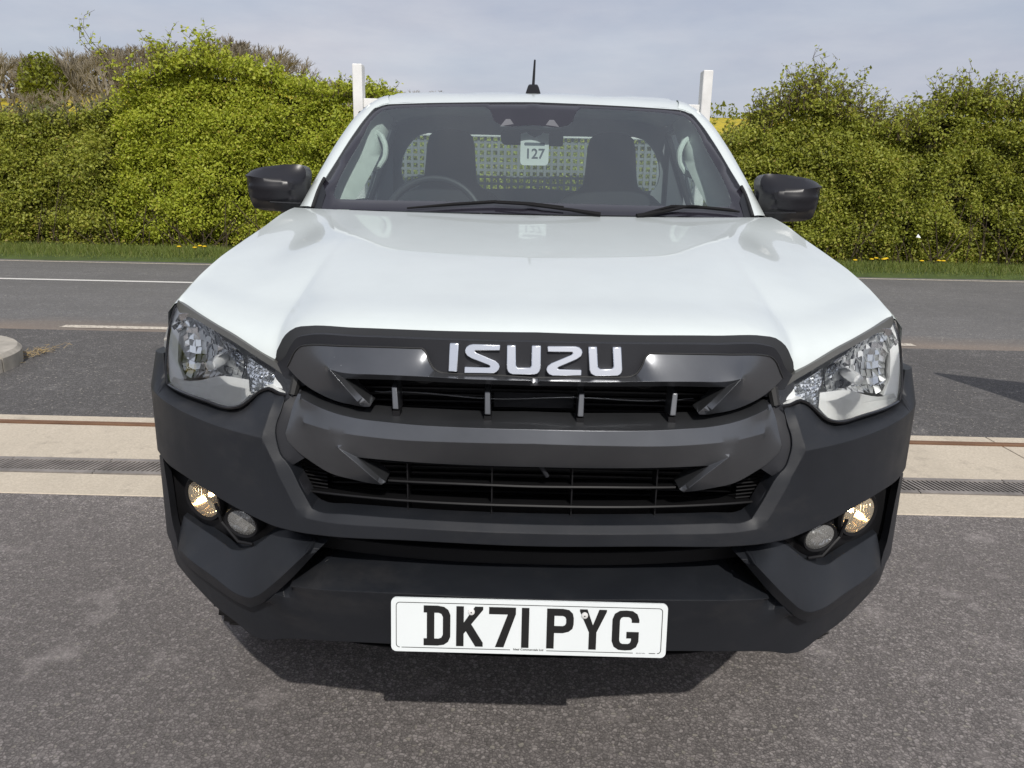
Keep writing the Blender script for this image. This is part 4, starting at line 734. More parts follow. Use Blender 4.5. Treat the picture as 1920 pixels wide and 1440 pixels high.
# ---- load bed with headboard
bed = MB(); bed.bx(-.93, .93, 2.82, 5.15, .86, .94); bed.build('load_bed', 'bed_white', truck, 0, .006)
for sg in (1, -1): MB().bx(*sorted((sg * .93, sg * .96)), 3.02, 5.15, .86, 1.25).build('drop_side', 'bed_white', truck, 0, .004)
MB().bx(-.93, .93, 5.15, 5.18, .86, 1.25).build('tailboard', 'bed_white', truck, 0, .004)
for sg in (1, -1):
    MB().bx(*sorted((sg * .866, sg * .916)), 2.88, 2.96, .94, 1.982).build('headboard_post', 'bed_white', truck, 0, .005)
    Mx = Matrix.Translation((sg * .876, 2.875, 1.742)) @ Matrix.Rotation(R(90), 4, 'X'); MB().lathe([(0, .014), (.010, .013), (.012, 0)], Mx, 12).build('post_bolt', 'black_plastic', truck)
MB().bx(-.866, .866, 2.90, 2.95, 1.772, 1.818).build('headboard_rail', 'bed_white', truck, 0, .004)
MB().bx(-.866, .866, 2.90, 2.95, 1.640, 1.668).build('headboard_rail', 'bed_white', truck, 0, .004)
MB().bx(-.866, .866, 2.90, 2.95, 1.27, 1.33).build('headboard_rail', 'bed_white', truck, 0, .004)
gm = MB(); pit = .0350
for i in range(int(1.73 / pit) + 1): xx = -.866 + i * pit; gm.bx(xx - .0068, xx + .0068, 2.921, 2.925, 1.33, 1.64)
for i in range(9): zz = 1.335 + i * pit; gm.bx(-.866, .866, 2.9255, 2.929, zz - .0068, zz + .0068)
gm.build('headboard_mesh', 'guard_mesh', truck, 0)
# ---- stock tag hanging from the rear-view mirror
cardp = [(-.052, .052), (-.030, .056), (-.022, .048), (0, .038), (.022, .048), (.030, .056), (.053, .052), (.053, -.048), (.049, -.058), (.041, -.062), (-.041, -.062), (-.049, -.058), (-.053, -.048)]
tagc = (.008, 1.705, 1.535)
card = MB().prism(cardp, lambda a, b: (tagc[0] + a, tagc[1], tagc[2] + b), lambda a, b: (tagc[0] + a, tagc[1] + .0012, tagc[2] + b)).build('stock_tag', 'card_white', None, 0)
tag(card, 'white hanging tag reading 127 inside the windscreen', 'tag')
text('tag_number', '127', .050, (tagc[0] + .001, tagc[1] - .0008, tagc[2] - .022), 'ink_grey', card, 0, .0010)
MB().prism(rrect(.078, .011, .005), lambda a, b: (tagc[0] + a, tagc[1] - .0006, tagc[2] + .014 + b), lambda a, b: (tagc[0] + a, tagc[1] - .0003, tagc[2] + .014 + b)).build('tag_band', 'ink_grey', card, 0)
# ================================================================== ground, road, concrete
def sheet(name, x0, x1, y0, y1, z, mat, nx=1, ny=1):
    vs = [(lerp(x0, x1, i / nx), lerp(y0, y1, j / ny), z) for j in range(ny + 1) for i in range(nx + 1)]
    fs = [(j * (nx + 1) + i, j * (nx + 1) + i + 1, (j + 1) * (nx + 1) + i + 1, (j + 1) * (nx + 1) + i) for j in range(ny) for i in range(nx)]
    o = mk(name, vs, fs, mat, None, 0, False); o['kind'] = 'structure'; return o
def asphalt(name, lo, hi, chip, bump, tint=None, streak=False):
    m = NT(name); v = m.coords(); m.set(Roughness=.86); m.b.inputs['Specular IOR Level'].default_value = .3
    vo = m.n('TexVoronoi', Scale=chip); m.l(v, vo.inputs['Vector'])
    rnd = m.n('SeparateColor'); m.l(vo.outputs['Color'], rnd.inputs[0])
    fine = m.noise(v, chip * 1.5, 10, .82); big = m.noise(v, .55, 5, .6); mid = m.noise(v, 6, 5, .6)
    c = m.ramp(fine, [(.36, tuple(q * .34 for q in lo)), (.46, lo), (.54, tuple((p_ + q) / 2 for p_, q in zip(lo, hi))), (.66, tuple(min(1, q * 1.25) for q in hi))])
    c = m.mix(m.ramp(rnd.outputs[0], [(.45, (0, 0, 0)), (1., (.55, .55, .55))]), c, tuple(min(1, q * 1.35) for q in hi))
    c = m.mix(m.ramp(rnd.outputs[2], [(.70, (0, 0, 0)), (1., (.6, .6, .6))]), c, tuple(q * .6 for q in lo))
    c = m.mix(m.ramp(rnd.outputs[1], [(.965, (0, 0, 0)), (.985, (1, 1, 1))]), c, (.42, .39, .34))
    vd = m.n('TexVoronoi', Scale=chip, feature='DISTANCE_TO_EDGE'); m.l(v, vd.inputs['Vector'])
    c = m.mix(m.ramp(vd.outputs['Distance'], [(.0, (.75, .75, .75)), (.16, (0, 0, 0))]), c, tuple(q * .42 for q in lo))
    c = m.mix(m.ramp(big, [(.35, (.0, .0, .0)), (.7, (.55, .55, .55))]), c, tuple(q * .62 for q in lo), 'MIX')
    c = m.mix(m.ramp(mid, [(.56, (0, 0, 0)), (.75, (.35, .35, .35))]), c, tuple(min(1, q * 1.25) for q in hi))
    oil = m.noise(v, 1.9, 3, .5); c = m.mix(m.ramp(oil, [(.70, (0, 0, 0)), (.78, (.5, .5, .5))]), c, tuple(q * .4 for q in lo))
    scf = m.mix(1., m.ramp(m.noise(v, 9, 4, .6), [(.66, (0, 0, 0)), (.74, (1, 1, 1))]), m.ramp(m.noise(v, 70, 4, .7), [(.55, (0, 0, 0)), (.68, (.7, .7, .7))]), 'MULTIPLY'); c = m.mix(scf, c, (.46, .43, .39))
    if streak:
        st = m.noise(m.coords((.05, 1.6, 1)), 2.2, 4, .6); c = m.mix(m.ramp(st, [(.35, (0, 0, 0)), (.7, (.6, .6, .6))]), c, (.135, .130, .125))
    if tint:     # dried mud washed along the edge of the carriageway
        sx = m.n('SeparateXYZ'); m.l(m.coords(), sx.inputs[0]); wob = m.noise(m.coords((.5, 2, 1)), 1.4, 5, .65)
        ad = m.n('Math', operation='MULTIPLY_ADD'); m.l(wob, ad.inputs[0]); ad.inputs[1].default_value = tint[3]; m.l(sx.outputs['Y'], ad.inputs[2])
        mr = m.ramp(ad.outputs[0], [(0, (0, 0, 0)), (.0001, (0, 0, 0)), (.0002, (0, 0, 0))]) if False else None
        a = m.n('MapRange'); m.l(ad.outputs[0], a.inputs['Value']); a.inputs['From Min'].default_value = tint[1]; a.inputs['From Max'].default_value = tint[2]; a.inputs['To Min'].default_value = .6; a.inputs['To Max'].default_value = 0
        c = m.mix(a.outputs['Result'], c, tint[0])
    m.col(c)
    b1 = m.n('Bump', Strength=bump * .45, Distance=.005); m.l(vo.outputs['Distance'], b1.inputs['Height']); b2 = m.n('Bump', Strength=bump, Distance=.008); m.l(fine, b2.inputs['Height']); m.l(b1.outputs['Normal'], b2.inputs['Normal']); m.l(b2.outputs['Normal'], m.b.inputs['Normal'])
    return m
asphalt('yard_asphalt', (.208, .190, .182), (.46, .42, .40), 92, 1.0)
asphalt('entrance_asphalt', (.105, .100, .098), (.225, .215, .208), 95, .65, ((.23, .18, .135), 0, 0, 0)[:0] or None)
asphalt('road_asphalt', (.155, .151, .148), (.275, .267, .260), 70, .35, ((.30, .225, .165), 6.1, 6.9, .9), True)
m = NT('concrete'); v = m.coords(); f = m.noise(v, 90, 6, .7); f2 = m.noise(m.coords((2.5, .7, 1)), 1.3, 6, .65); m.set(Roughness=.85)
c = m.ramp(f, [(.28, (.45, .39, .30)), (.72, (.68, .60, .485))]); c = m.mix(m.ramp(f2, [(.38, (0, 0, 0)), (.75, (.6, .6, .6))]), c, (.46, .405, .32)); st_ = m.noise(m.coords((1, 1, 1)), 4.5, 7, .75); c = m.mix(m.ramp(st_, [(.55, (0, 0, 0)), (.72, (.55, .55, .55))]), c, (.24, .205, .165)); sc_ = m.noise(m.coords((9, .8, 1)), 3, 5, .7); c = m.mix(m.ramp(sc_, [(.62, (0, 0, 0)), (.78, (.35, .35, .35))]), c, (.20, .185, .17)); m.col(c); m.bump(f, .55, .006)
m = NT('road_paint'); v = m.coords(); f = m.noise(v, 60, 6, .7); m.set(Roughness=.7); m.col(m.ramp(f, [(.33, (.30, .28, .25)), (.45, (.72, .70, .66))]))
m = NT('worn_paint'); v = m.coords(); f = m.noise(v, 26, 6, .75); m.set(Roughness=.75); m.col(m.ramp(f, [(.36, (.20, .16, .13)), (.52, (.62, .56, .47))]))
m = NT('soil'); v = m.coords(); m.col(m.ramp(m.noise(v, 14, 6, .7), [(.3, (.045, .034, .022)), (.7, (.10, .082, .05))])); m.set(Roughness=.95)
m = NT('turf'); v = m.coords(); m.col(m.ramp(m.noise(v, 3, 6, .7), [(.3, (.035, .055, .012)), (.7, (.075, .105, .022))])); m.set(Roughness=.95)
m = NT('rape_field'); v = m.coords(); m.col(m.ramp(m.noise(v, .9, 6, .7), [(.36, (.20, .19, .015)), (.55, (.52, .40, .012))])); m.set(Roughness=.9)
m = NT('rust'); v = m.coords(); f = m.noise(m.coords((.6, 6, 6)), 6, 6, .7); m.col(m.ramp(f, [(.3, (.10, .052, .030)), (.6, (.20, .110, .062)), (.8, (.26, .20, .155))])); m.set(Roughness=.75)
plain('grate_iron', (.27, .245, .225), .6, .3, (90, .3, .003), 0, .4, .3)
plain('drain_dark', (.006, .006, .006), .95)
plain('kerb_stone', (.40, .37, .32), .88, 0, (70, .5, .005), 0, .3, .25)
plain('dry_grass', (.36, .27, .14), .9)
sheet('ground', -300, 300, -60, 600, -.012, 'soil')
sheet('yard', -40, 40, -50, 1.935, 0, 'yard_asphalt')
sheet('entrance_apron', -9, 9, 3.105, 5.78, 0, 'entrance_asphalt')
sheet('road', -90, 90, 5.78, 12.0, -.004, 'road_asphalt')
# concrete strip in bays, cut by the drain and the gate rail
for j, (y0, y1) in enumerate(((1.935, 2.19), (2.39, 2.935), (2.995, 3.105))):
    pass
cs = empty('concrete_strip'); cs['kind'] = 'structure'
xb = [-9, -6.2, -3.35, -.2, 2.75, 5.6, 9]
for i in range(len(xb) - 1):
    for y0, y1 in ((1.935, 2.185), (2.395, 2.935), (2.99, 3.105)):
        MB().bx(xb[i] + .004, xb[i + 1] - .004, y0, y1, -.08, .004).build('concrete_slab', 'concrete', cs, 0, .004)
# painted lines
def line(name, x0, x1, y0, y1, mat, label):
    o = sheet(name, x0, x1, y0, y1, .003, mat); return o
rp_ = bpy.data.objects['road']
for x0, x1, y0, y1, mt in ((-90, -.35, 9.30, 9.42, 'road_paint'), (-90, 90, 11.66, 11.75, 'worn_paint'), (-4.45, -2.85, 5.90, 6.03, 'worn_paint'), (2.55, 3.72, 5.90, 6.03, 'worn_paint'), (-7.6, -6.0, 5.90, 6.03, 'worn_paint'), (5.3, 6.6, 5.90, 6.03, 'worn_paint'), (-1.25, .35, 5.90, 6.03, 'worn_paint')):
    o = sheet('road_marking', x0, x1, y0, y1, .0005, mt); del o['kind']; o.parent = rp_
# ---- drain with slanted slots: frame sections of half a metre
drain = empty('drain_channel', (0, 2.29, 0)); tag(drain, 'long iron drain channel with slanted slots set in the concrete strip', 'drain')
ch_ = MB().bx(-4.6, 4.6, -.10, .10, -.09, -.07); o = ch_.build('channel_bed', 'drain_dark', drain, 0)
gm_ = MB(); L_ = .5
gm_.bx(-L_/2 + .002, L_/2 - .002, -.100, -.068, -.012, .006); gm_.bx(-L_/2 + .002, L_/2 - .002, .068, .100, -.012, .006)
for k in range(21):
    x = -L_/2 + .012 + k * .0238; sh_ = .030
    gm_.add([(x - .0056 - sh_/2, -.069, .005), (x + .0056 - sh_/2, -.069, .005), (x + .0056 + sh_/2, .069, .005), (x - .0056 + sh_/2, .069, .005), (x - .0056 - sh_/2, -.069, -.012), (x + .0056 - sh_/2, -.069, -.012), (x + .0056 + sh_/2, .069, -.012), (x - .0056 + sh_/2, .069, -.012)], [(0, 1, 2, 3), (0, 4, 5, 1), (1, 5, 6, 2), (2, 6, 7, 3), (3, 7, 4, 0)])
gme = mk('grate', gm_.v, gm_.f, 'grate_iron', drain, 0); gme.location = (-4.35, 0, 0)
for k in range(1, 18):
    c = gme.copy(); COL.objects.link(c); c.parent = drain; c.location = (-4.35 + k * .501, 0, .001 * (k % 3)); 
# right half slants the other way
for o in list(drain.children):
    if o.name.startswith('grate') and o.location.x > 0: o.scale = (-1, 1, 1)
rail = MB(); rail.bx(-6.5, 8.5, 2.94, 2.955, -.05, .014); rail.bx(-6.5, 8.5, 2.97, 2.985, -.05, .012); rail.bx(-6.5, 8.5, 2.955, 2.97, -.05, -.006)
tag(rail.build('gate_rail', 'rust', None, 0, .002), 'rusty steel sliding gate rail set in the pale concrete strip', 'rail')
# ---- kerb island on the left, stones laid round a curve
kerb = empty('kerb', (-4.77, 4.14, 0)); tag(kerb, 'pale concrete kerb curving round the corner at the left edge', 'kerb')
rad_o, w_, hk = .78, .150, .13
def kst(pts_o, pts_i):
    n = len(pts_o); prof = lambda o, i: [(o[0], o[1], -.02), (o[0], o[1], hk - .03), (lerp(o[0], i[0], .18), lerp(o[1], i[1], .18), hk), (i[0], i[1], hk), (i[0], i[1], -.02)]
    vs = [q for o, i in zip(pts_o, pts_i) for q in prof(o, i)]; fs = [(a * 5 + k, a * 5 + k + 1, (a + 1) * 5 + k + 1, (a + 1) * 5 + k) for a in range(n - 1) for k in range(4)] + [(0, 1, 2, 3, 4), tuple(range((n - 1) * 5, n * 5))[::-1]]
    return mk('kerb_stone', vs, fs, 'kerb_stone', kerb, 30)
stones = []
for a0, a1 in ((-88, -45), (-44, -1), (0, 43), (44, 88)):
    A = np.radians(np.linspace(a0, a1, 9)); stones.append(([(rad_o * math.cos(a) + .18, rad_o * math.sin(a)) for a in A], [((rad_o - w_) * math.cos(a) + .18, (rad_o - w_) * math.sin(a)) for a in A]))
for x0, x1 in ((-.74, .17), (-1.66, -.75), (-2.6, -1.67)):
    for sg in (-1, 1): stones.append(([(x0, sg * rad_o), (x1, sg * rad_o)], [(x0, sg * (rad_o - w_)), (x1, sg * (rad_o - w_))]))
for so_, si_ in stones: kst(so_, si_)
isl = MB(); A = np.radians(np.linspace(-90, 90, 19)); poly = [(-7.6, 4.14 - .635), (-4.59, 4.14 - .635)] + [(-4.59 + .64 * math.cos(a), 4.14 + .64 * math.sin(a)) for a in A] + [(-7.6, 4.14 + .635)]
o = isl.prism(poly, lambda a, b: (a, b, .09), lambda a, b: (a, b, -.02)).build('island_soil', 'turf', None, 0); o['kind'] = 'structure'
# ---- boarded yard gate standing open to the right of the entrance
gate_ = empty('yard_gate', (3.66, 3.20, 0)); gate_.rotation_euler = (0, 0, math.atan2(-.28, .55)); tag(gate_, 'grey boarded steel yard gate standing open beyond the right edge', 'gate')
plain('gate_grey', (.20, .21, .21), .5, .2)
fr_ = MB(); fr_.bx(0, .06, -.03, .03, .06, 1.5); fr_.bx(2.94, 3.0, -.03, .03, .06, 1.5); fr_.bx(.06, 2.94, -.028, .028, 1.44, 1.498); fr_.bx(.06, 2.94, -.028, .028, .06, .12); fr_.build('frame', 'gate_grey', gate_, 0, .004)
bd_ = MB().bx(-.056, .056, -.01, .01, .125, 1.435); b0_ = bd_.build('board', 'gate_grey', gate_, 0); b0_.location = (.125, 0, 0)
for k in range(1, 25): c = b0_.copy(); COL.objects.link(c); c.parent = gate_; c.location = (.125 + k * .1145, .002 * (k % 2), 0)
# ---- far verge
vg = []
for j, y in enumerate((11.98, 12.1, 12.5, 13.2, 16)): vg.append([(x, y + .05 * math.sin(x * 1.7) * (j == 0) + .03 * math.sin(x * 4.1) * (j == 0), (0, .05, .10, .12, .12)[j] - (.004 if j == 0 else 0)) for x in np.linspace(-90, 90, 361)])
o = grid('verge', vg, 'turf', None); o['kind'] = 'structure'
# ---- fields and hill behind
def ridge(x): return float(np.interp(x, [-400, -150, -98, -75, -53, -33, -18, 36, 70, 150, 400], [14, 15, 15, 17.5, 19.5, 14.8, 13.2, 14.2, 13.2, 11, 9]))
def hz(x, y):
    t = min(1, max(0, (y - 17) / 133.)); return ridge(x * 150 / max(60, y) if y < 150 else x) * (.25 * t + .75 * t ** 1.6) + .12
ys = [16, 20, 26, 34, 45, 60, 80, 105, 130, 150, 175, 230]
hl = [[(x * max(1, y / 60), y, hz(x * max(1, y / 60), min(y, 150)) - max(0, y - 150) * .12) for x in np.linspace(-110, 110, 89)] for y in ys]
fo = grid('field', hl, 'rape_field', None, 180); fo['kind'] = 'structure'
# ================================================================== plants
def leafmat(name, cols, trans=.35):
    m = NT(name); a = m.n('Attribute', attribute_name='tone'); n = len(cols); c = m.ramp(a.outputs['Fac'], [(i / (n - 1), q) for i, q in enumerate(cols)])
    m.col(c); m.set(Roughness=.55); m.b.inputs['Specular IOR Level'].default_value = .35
    tr = m.n('BsdfTranslucent'); mxs = m.n('MixShader'); mxs.inputs[0].default_value = trans; br = m.mix(1., c, (1.3, 1.25, .55), 'MULTIPLY'); m.l(br, tr.inputs['Color']); m.l(m.b.outputs[0], mxs.inputs[1]); m.l(tr.outputs[0], mxs.inputs[2]); m.l(mxs.outputs[0], m.o.inputs['Surface']); return m
leafmat('hawthorn_leaf', [(.15, .165, .022), (.255, .30, .028), (.355, .415, .037), (.47, .51, .065), (.38, .29, .07)])
leafmat('hedge_leaf', [(.115, .128, .026), (.20, .228, .032), (.285, .32, .042), (.39, .41, .07), (.31, .235, .07)])
leafmat('pale_leaf', [(.10, .105, .045), (.15, .16, .065), (.21, .21, .09)])
leafmat('grass_blade', [(.10, .135, .03), (.15, .20, .045), (.21, .25, .06), (.32, .29, .12)], .3)
plain('twig_bark', (.085, .066, .045), .9, 0, None, 0, .2, .35)
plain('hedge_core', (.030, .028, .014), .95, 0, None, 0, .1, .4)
plain('winter_bark', (.235, .205, .155), .95, 0, None, 0, .1, .3)
plain('dandelion_yellow', (.75, .50, .01), .7)
def quads(name, C, size, mat, parent, tone, N=None, aspect=.62, rng=RNG):
    """leaf-sized faces: centres C (n,3); random facing biased by N"""
    n = len(C); d = rng.normal(size=(n, 3)); 
    if N is not None: d += N * 1.1
    d /= np.linalg.norm(d, axis=1)[:, None]; r = rng.normal(size=(n, 3)); a = np.cross(d, r); a /= np.linalg.norm(a, axis=1)[:, None] + 1e-9; b = np.cross(d, a)
    s = (size if np.ndim(size) else np.full(n, size)) * rng.uniform(.45, 1.65, n); a *= s[:, None]; b *= (s * aspect)[:, None]
    V = np.stack([C - a, C - b + d * s[:, None] * .15, C + a, C + b + d * s[:, None] * .15], 1).reshape(-1, 3); me = bpy.data.meshes.new(name)
    me.vertices.add(4 * n); me.vertices.foreach_set('co', V.ravel()); me.loops.add(4 * n); me.loops.foreach_set('vertex_index', np.arange(4 * n)); me.polygons.add(n); me.polygons.foreach_set('loop_start', np.arange(n) * 4); me.polygons.foreach_set('loop_total', np.full(n, 4))
    at_ = me.attributes.new('tone', 'FLOAT', 'FACE'); at_.data.foreach_set('value', np.clip(tone, 0, 1).astype(np.float32)); me.update(calc_edges=True)
    return link(name, me, parent, mat)
def n3(x, y, z): return noise.noise(Vector((x, y, z)))
HY = 13.15       # front of the hedge
def hedge(name, label, x0, x1, top, mat, dens, lean=0., seed=1, gaps=0., cat='hedge', leaf=.0225):
    rng = np.random.default_rng(seed); root = empty(name, ((x0 + x1) / 2, HY + .6, 0)); off = np.array((root.location.x, root.location.y, 0.)); tag(root, label, cat, 'stretches of roadside hedge')
    W_ = x1 - x0; nC = int(dens * W_ * 3); cx = rng.uniform(x0, x1, nC); tp = np.array([top(a) for a in cx]); u = rng.uniform(0, 1, nC)
    cz = .10 + (tp - .10) * u ** .93; lump = np.array([n3(a * .9, b * .9, seed) * .38 + n3(a * 2.6, b * 2.6, seed + 9) * .24 for a, b in zip(cx, cz)])
    rnd_ = np.clip((cz / tp - .62) / .38, 0, 1) ** 2 * .55; hol = np.array([n3(a * 1.5 + 7, b * 1.5, seed * 2.7) for a, b in zip(cx, cz)]); dep = rng.exponential(.11, nC) + np.clip(-.22 - hol, 0, .3) * .8; yf = HY - lump + rnd_ + dep + .10 * (cz < .5)
    k = rng.uniform(0, 1, nC) < .16; yf = np.where(k, HY + rng.uniform(.1, 1.5, nC), yf); cz = np.where(k, tp + rng.normal(0, .05, nC) - .05, cz)
    per = 42; C = np.repeat(np.stack([cx, yf, cz], 1), per, 0) + rng.normal(size=(nC * per, 3)) * np.array((.085, .06, .06)); C = C[C[:, 2] > .05]; 
    low = np.clip(1 - C[:, 2] / .55, 0, 1)
    tone0 = np.array([.5 + .55 * n3(a * .7, seed * 3.1, b * .7) for a, b in zip(cx, cz)]); tone = np.repeat(tone0, per)[:len(C)] + rng.normal(0, .17, len(C)); tone = np.where(rng.uniform(0, 1, len(C)) < .04 + low * .25, rng.uniform(.8, 1, len(C)), np.clip(tone, 0, .82))
    quads('foliage', C - off, leaf, mat, root, tone, np.array((0, -.6, .55)), .62, rng)
    # inner tangle
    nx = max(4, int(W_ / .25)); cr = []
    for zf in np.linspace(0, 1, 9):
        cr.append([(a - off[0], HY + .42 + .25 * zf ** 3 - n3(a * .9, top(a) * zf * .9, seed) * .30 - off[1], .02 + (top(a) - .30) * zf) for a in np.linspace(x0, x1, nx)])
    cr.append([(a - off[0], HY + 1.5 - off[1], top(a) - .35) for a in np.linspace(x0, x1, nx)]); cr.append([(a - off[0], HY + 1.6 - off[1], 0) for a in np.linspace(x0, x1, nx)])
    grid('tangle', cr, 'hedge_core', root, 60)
    tw = MB()
    for _ in range(int(W_ * 16)):
        x = rng.uniform(x0, x1); z0 = rng.uniform(.0, .3); y = HY + rng.uniform(-.05, .25); h = rng.uniform(.5, 1.2); dx = rng.normal(0, .35)
        tw.tube([(x - off[0], y - off[1], z0), (x + dx * .5 - off[0], y - .06 - off[1], z0 + h * .5), (x + dx - off[0], y + rng.normal(0, .1) - off[1], z0 + h)], [.011, .008, .004], 4, False)
    tag(tw.build('stems', 'twig_bark', root, 0), kind='stuff'); return root, off, rng
def sprays(root, off, rng, spots, mat, nleaf=30, leaf=.028):
    """thin shoots standing out of the hedge with leaves along them"""
    tw = MB(); LC = []
    for (x, y, z, h, lx) in spots:
        p0 = Vector((x, y, z)); pts = [p0]; 
        for k in range(1, 7): t = k / 6; pts.append(p0 + Vector((lx * t + .10 * math.sin(k * 1.3 + x * 7) * t * h, rng.normal(0, .02), h * t)))
        tw.tube([(q.x - off[0], q.y - off[1], q.z) for q in pts], [.010 * (1 - .75 * k / 6) for k in range(7)], 4, False)
        for k in range(1, 7):
            for _ in range(2 if k < 6 else 1):
                q = pts[k]; d = Vector((rng.normal(0, 1), rng.normal(0, .5), rng.uniform(-.1, .9))).normalized() * h * rng.uniform(.10, .26); tw.tube([(q.x - off[0], q.y - off[1], q.z), ((q + d).x - off[0], (q + d).y - off[1], (q + d).z)], [.005, .002], 3, False)
                for s_ in range(max(2, int(nleaf / 12))): LC.append(q + d * rng.uniform(.1, 1.05) + Vector(rng.normal(0, .022, 3)))
            LC.append(pts[k] + Vector(rng.normal(0, .03, 3)))
    tag(tw.build('shoots', 'twig_bark', root, 0), kind='stuff'); LC = np.array([tuple(q) for q in LC]); quads('shoot_leaves', LC - off, leaf, mat, root, rng.uniform(.3, .85, len(LC)), np.array((0, -.5, .4)), .62, rng)
TL = ([-16, -10.5, -9.6, -9.0, -8.4, -7.9, -7.5, -7.2, -6.9, -6.5, -6.1, -5.6, -5.1, -4.7, -4.3, -3.6, -3.0, -2.4, -1.5, 3.0, 3.6, 4.1, 4.5, 4.9, 5.3, 5.6, 6.1, 6.7, 7.1, 7.4, 7.7, 8.0, 8.5, 9.0, 12, 16],
      [2.4, 2.42, 2.44, 2.44, 2.46, 2.54, 2.76, 3.05, 3.25, 3.38, 3.46, 3.46, 3.38, 3.22, 3.10, 3.04, 2.98, 2.9, 2.6, 2.28, 2.26, 2.40, 2.74, 2.96, 2.98, 2.84, 2.54, 2.42, 2.54, 2.84, 3.08, 3.10, 2.96, 3.0, 3.0, 2.9])
top = lambda x: float(np.interp(x, *TL)) + .07 * n3(x * 2.1, 3.3, 0)
r1 = hedge('hawthorn_hedge', 'olive green hedge at the far left below the bare trees', -13.5, -7.6, top, 'hedge_leaf', 170, seed=2)
r2 = hedge('hawthorn_bush', 'tall bright green hawthorn bush left of the truck, topmost in the hedge', -7.6, -4.4, top, 'hawthorn_leaf', 190, seed=5)
r3 = hedge('hawthorn_hedge', 'bright green hedge between the tall bush and the truck cab', -4.4, 1.6, top, 'hawthorn_leaf', 150, seed=8)
r4 = hedge('hawthorn_hedge', 'darker green hedge just right of the truck cab', 1.6, 6.6, top, 'hedge_leaf', 190, seed=12)
r5 = hedge('hawthorn_hedge', 'dark green hedge with leafy shoots at the right edge', 6.6, 13.0, top, 'hedge_leaf', 170, seed=15)
hedge('hawthorn_hedge', 'hedge running on beyond the left edge of the picture', -34, -13.5, top, 'hedge_leaf', 40, seed=22, leaf=.05)
hedge('hawthorn_hedge', 'hedge running on beyond the right edge of the picture', 13.0, 34, top, 'hedge_leaf', 40, seed=25, leaf=.05)
rs = np.random.default_rng(4)
def ran(x0, x1, n, h0, h1, lx=.15): return [(x, HY + rs.uniform(.1, .9), top(x) - .15, rs.uniform(h0, h1), rs.normal(0, lx)) for x in rs.uniform(x0, x1, n)]
sprays(*r1, ran(-10.5, -7.6, 60, .18, .42) , 'pale_leaf')
sprays(*r2, ran(-7.3, -4.4, 90, .18, .40) + ran(-6.9, -5.3, 40, .35, .75) + [(-7.35, HY + .2, 2.9, 1.25, -.55), (-7.36, HY + .18, 2.9, 1.18, -.60), (-7.3, HY + .22, 2.9, 1.05, -.75), (-7.2, HY + .2, 2.9, .8, -.5), (-7.15, HY + .1, 2.95, .6, .1)], 'hawthorn_leaf', 40)
sprays(*r3, ran(-4.4, -2.2, 70, .15, .38), 'hawthorn_leaf')
sprays(*r4, ran(4.0, 6.2, 60, .30, .72) + ran(3.2, 4.2, 14, .25, .55) + ran(4.2, 5.8, 60, .4, .9) + ran(5.6, 6.6, 44, .4, .85) + [(5.1, HY + .3, 2.9, .95, .02)], 'hedge_leaf', 34)
sprays(*r5, ran(6.6, 7.3, 26, .35, .7) + ran(7.0, 9.3, 100, .25, .66), 'hedge_leaf', 34)
# litter caught in the right-hand hedge
MB().add([(7.03, HY - .30, .635), (7.10, HY - .33, .625), (7.065, HY - .28, .69), (7.05, HY - .24, .63)], [(0, 1, 2), (0, 2, 3), (1, 3, 2), (0, 3, 1)]).build('paper_scrap', 'card_white', None, 0)
tag(bpy.data.objects['paper_scrap'], 'small white paper scrap caught low in the right hedge', 'litter')
# ---- verge grass
rg = np.random.default_rng(21); nG = 52000; gx = rg.uniform(-13, 13, nG); gy = 12.03 + (1.15) * rg.uniform(0, 1, nG) ** .9
gh = rg.uniform(.04, .13, nG) * np.where(gx < 0, 1.1, .9) * np.clip((gy - 11.95) * 3, .35, 1); gz = np.interp(gy, [11.98, 12.1, 12.5, 13.2], [0, .05, .10, .12])
dxy = rg.normal(0, .35, (nG, 2)) * gh[:, None]; ang = rg.uniform(0, 6.28, nG); wv_ = np.stack([np.cos(ang), np.sin(ang)], 1) * .005
B0 = np.stack([gx, gy, gz], 1); V = np.stack([B0 + np.c_[wv_, np.zeros(nG)], B0 - np.c_[wv_, np.zeros(nG)], B0 + np.c_[dxy, gh]], 1).reshape(-1, 3)
me = bpy.data.meshes.new('grass'); me.vertices.add(3 * nG); me.vertices.foreach_set('co', V.ravel()); me.loops.add(3 * nG); me.loops.foreach_set('vertex_index', np.arange(3 * nG)); me.polygons.add(nG); me.polygons.foreach_set('loop_start', np.arange(nG) * 3); me.polygons.foreach_set('loop_total', np.full(nG, 3))
a_ = me.attributes.new('tone', 'FLOAT', 'FACE'); a_.data.foreach_set('value', np.clip(rg.normal(.45, .22, nG), 0, 1).astype(np.float32)); me.update(calc_edges=True)
tag(link('grass', me, None, 'grass_blade'), 'green grass on the verge below the hedge', 'grass', None, 'stuff')
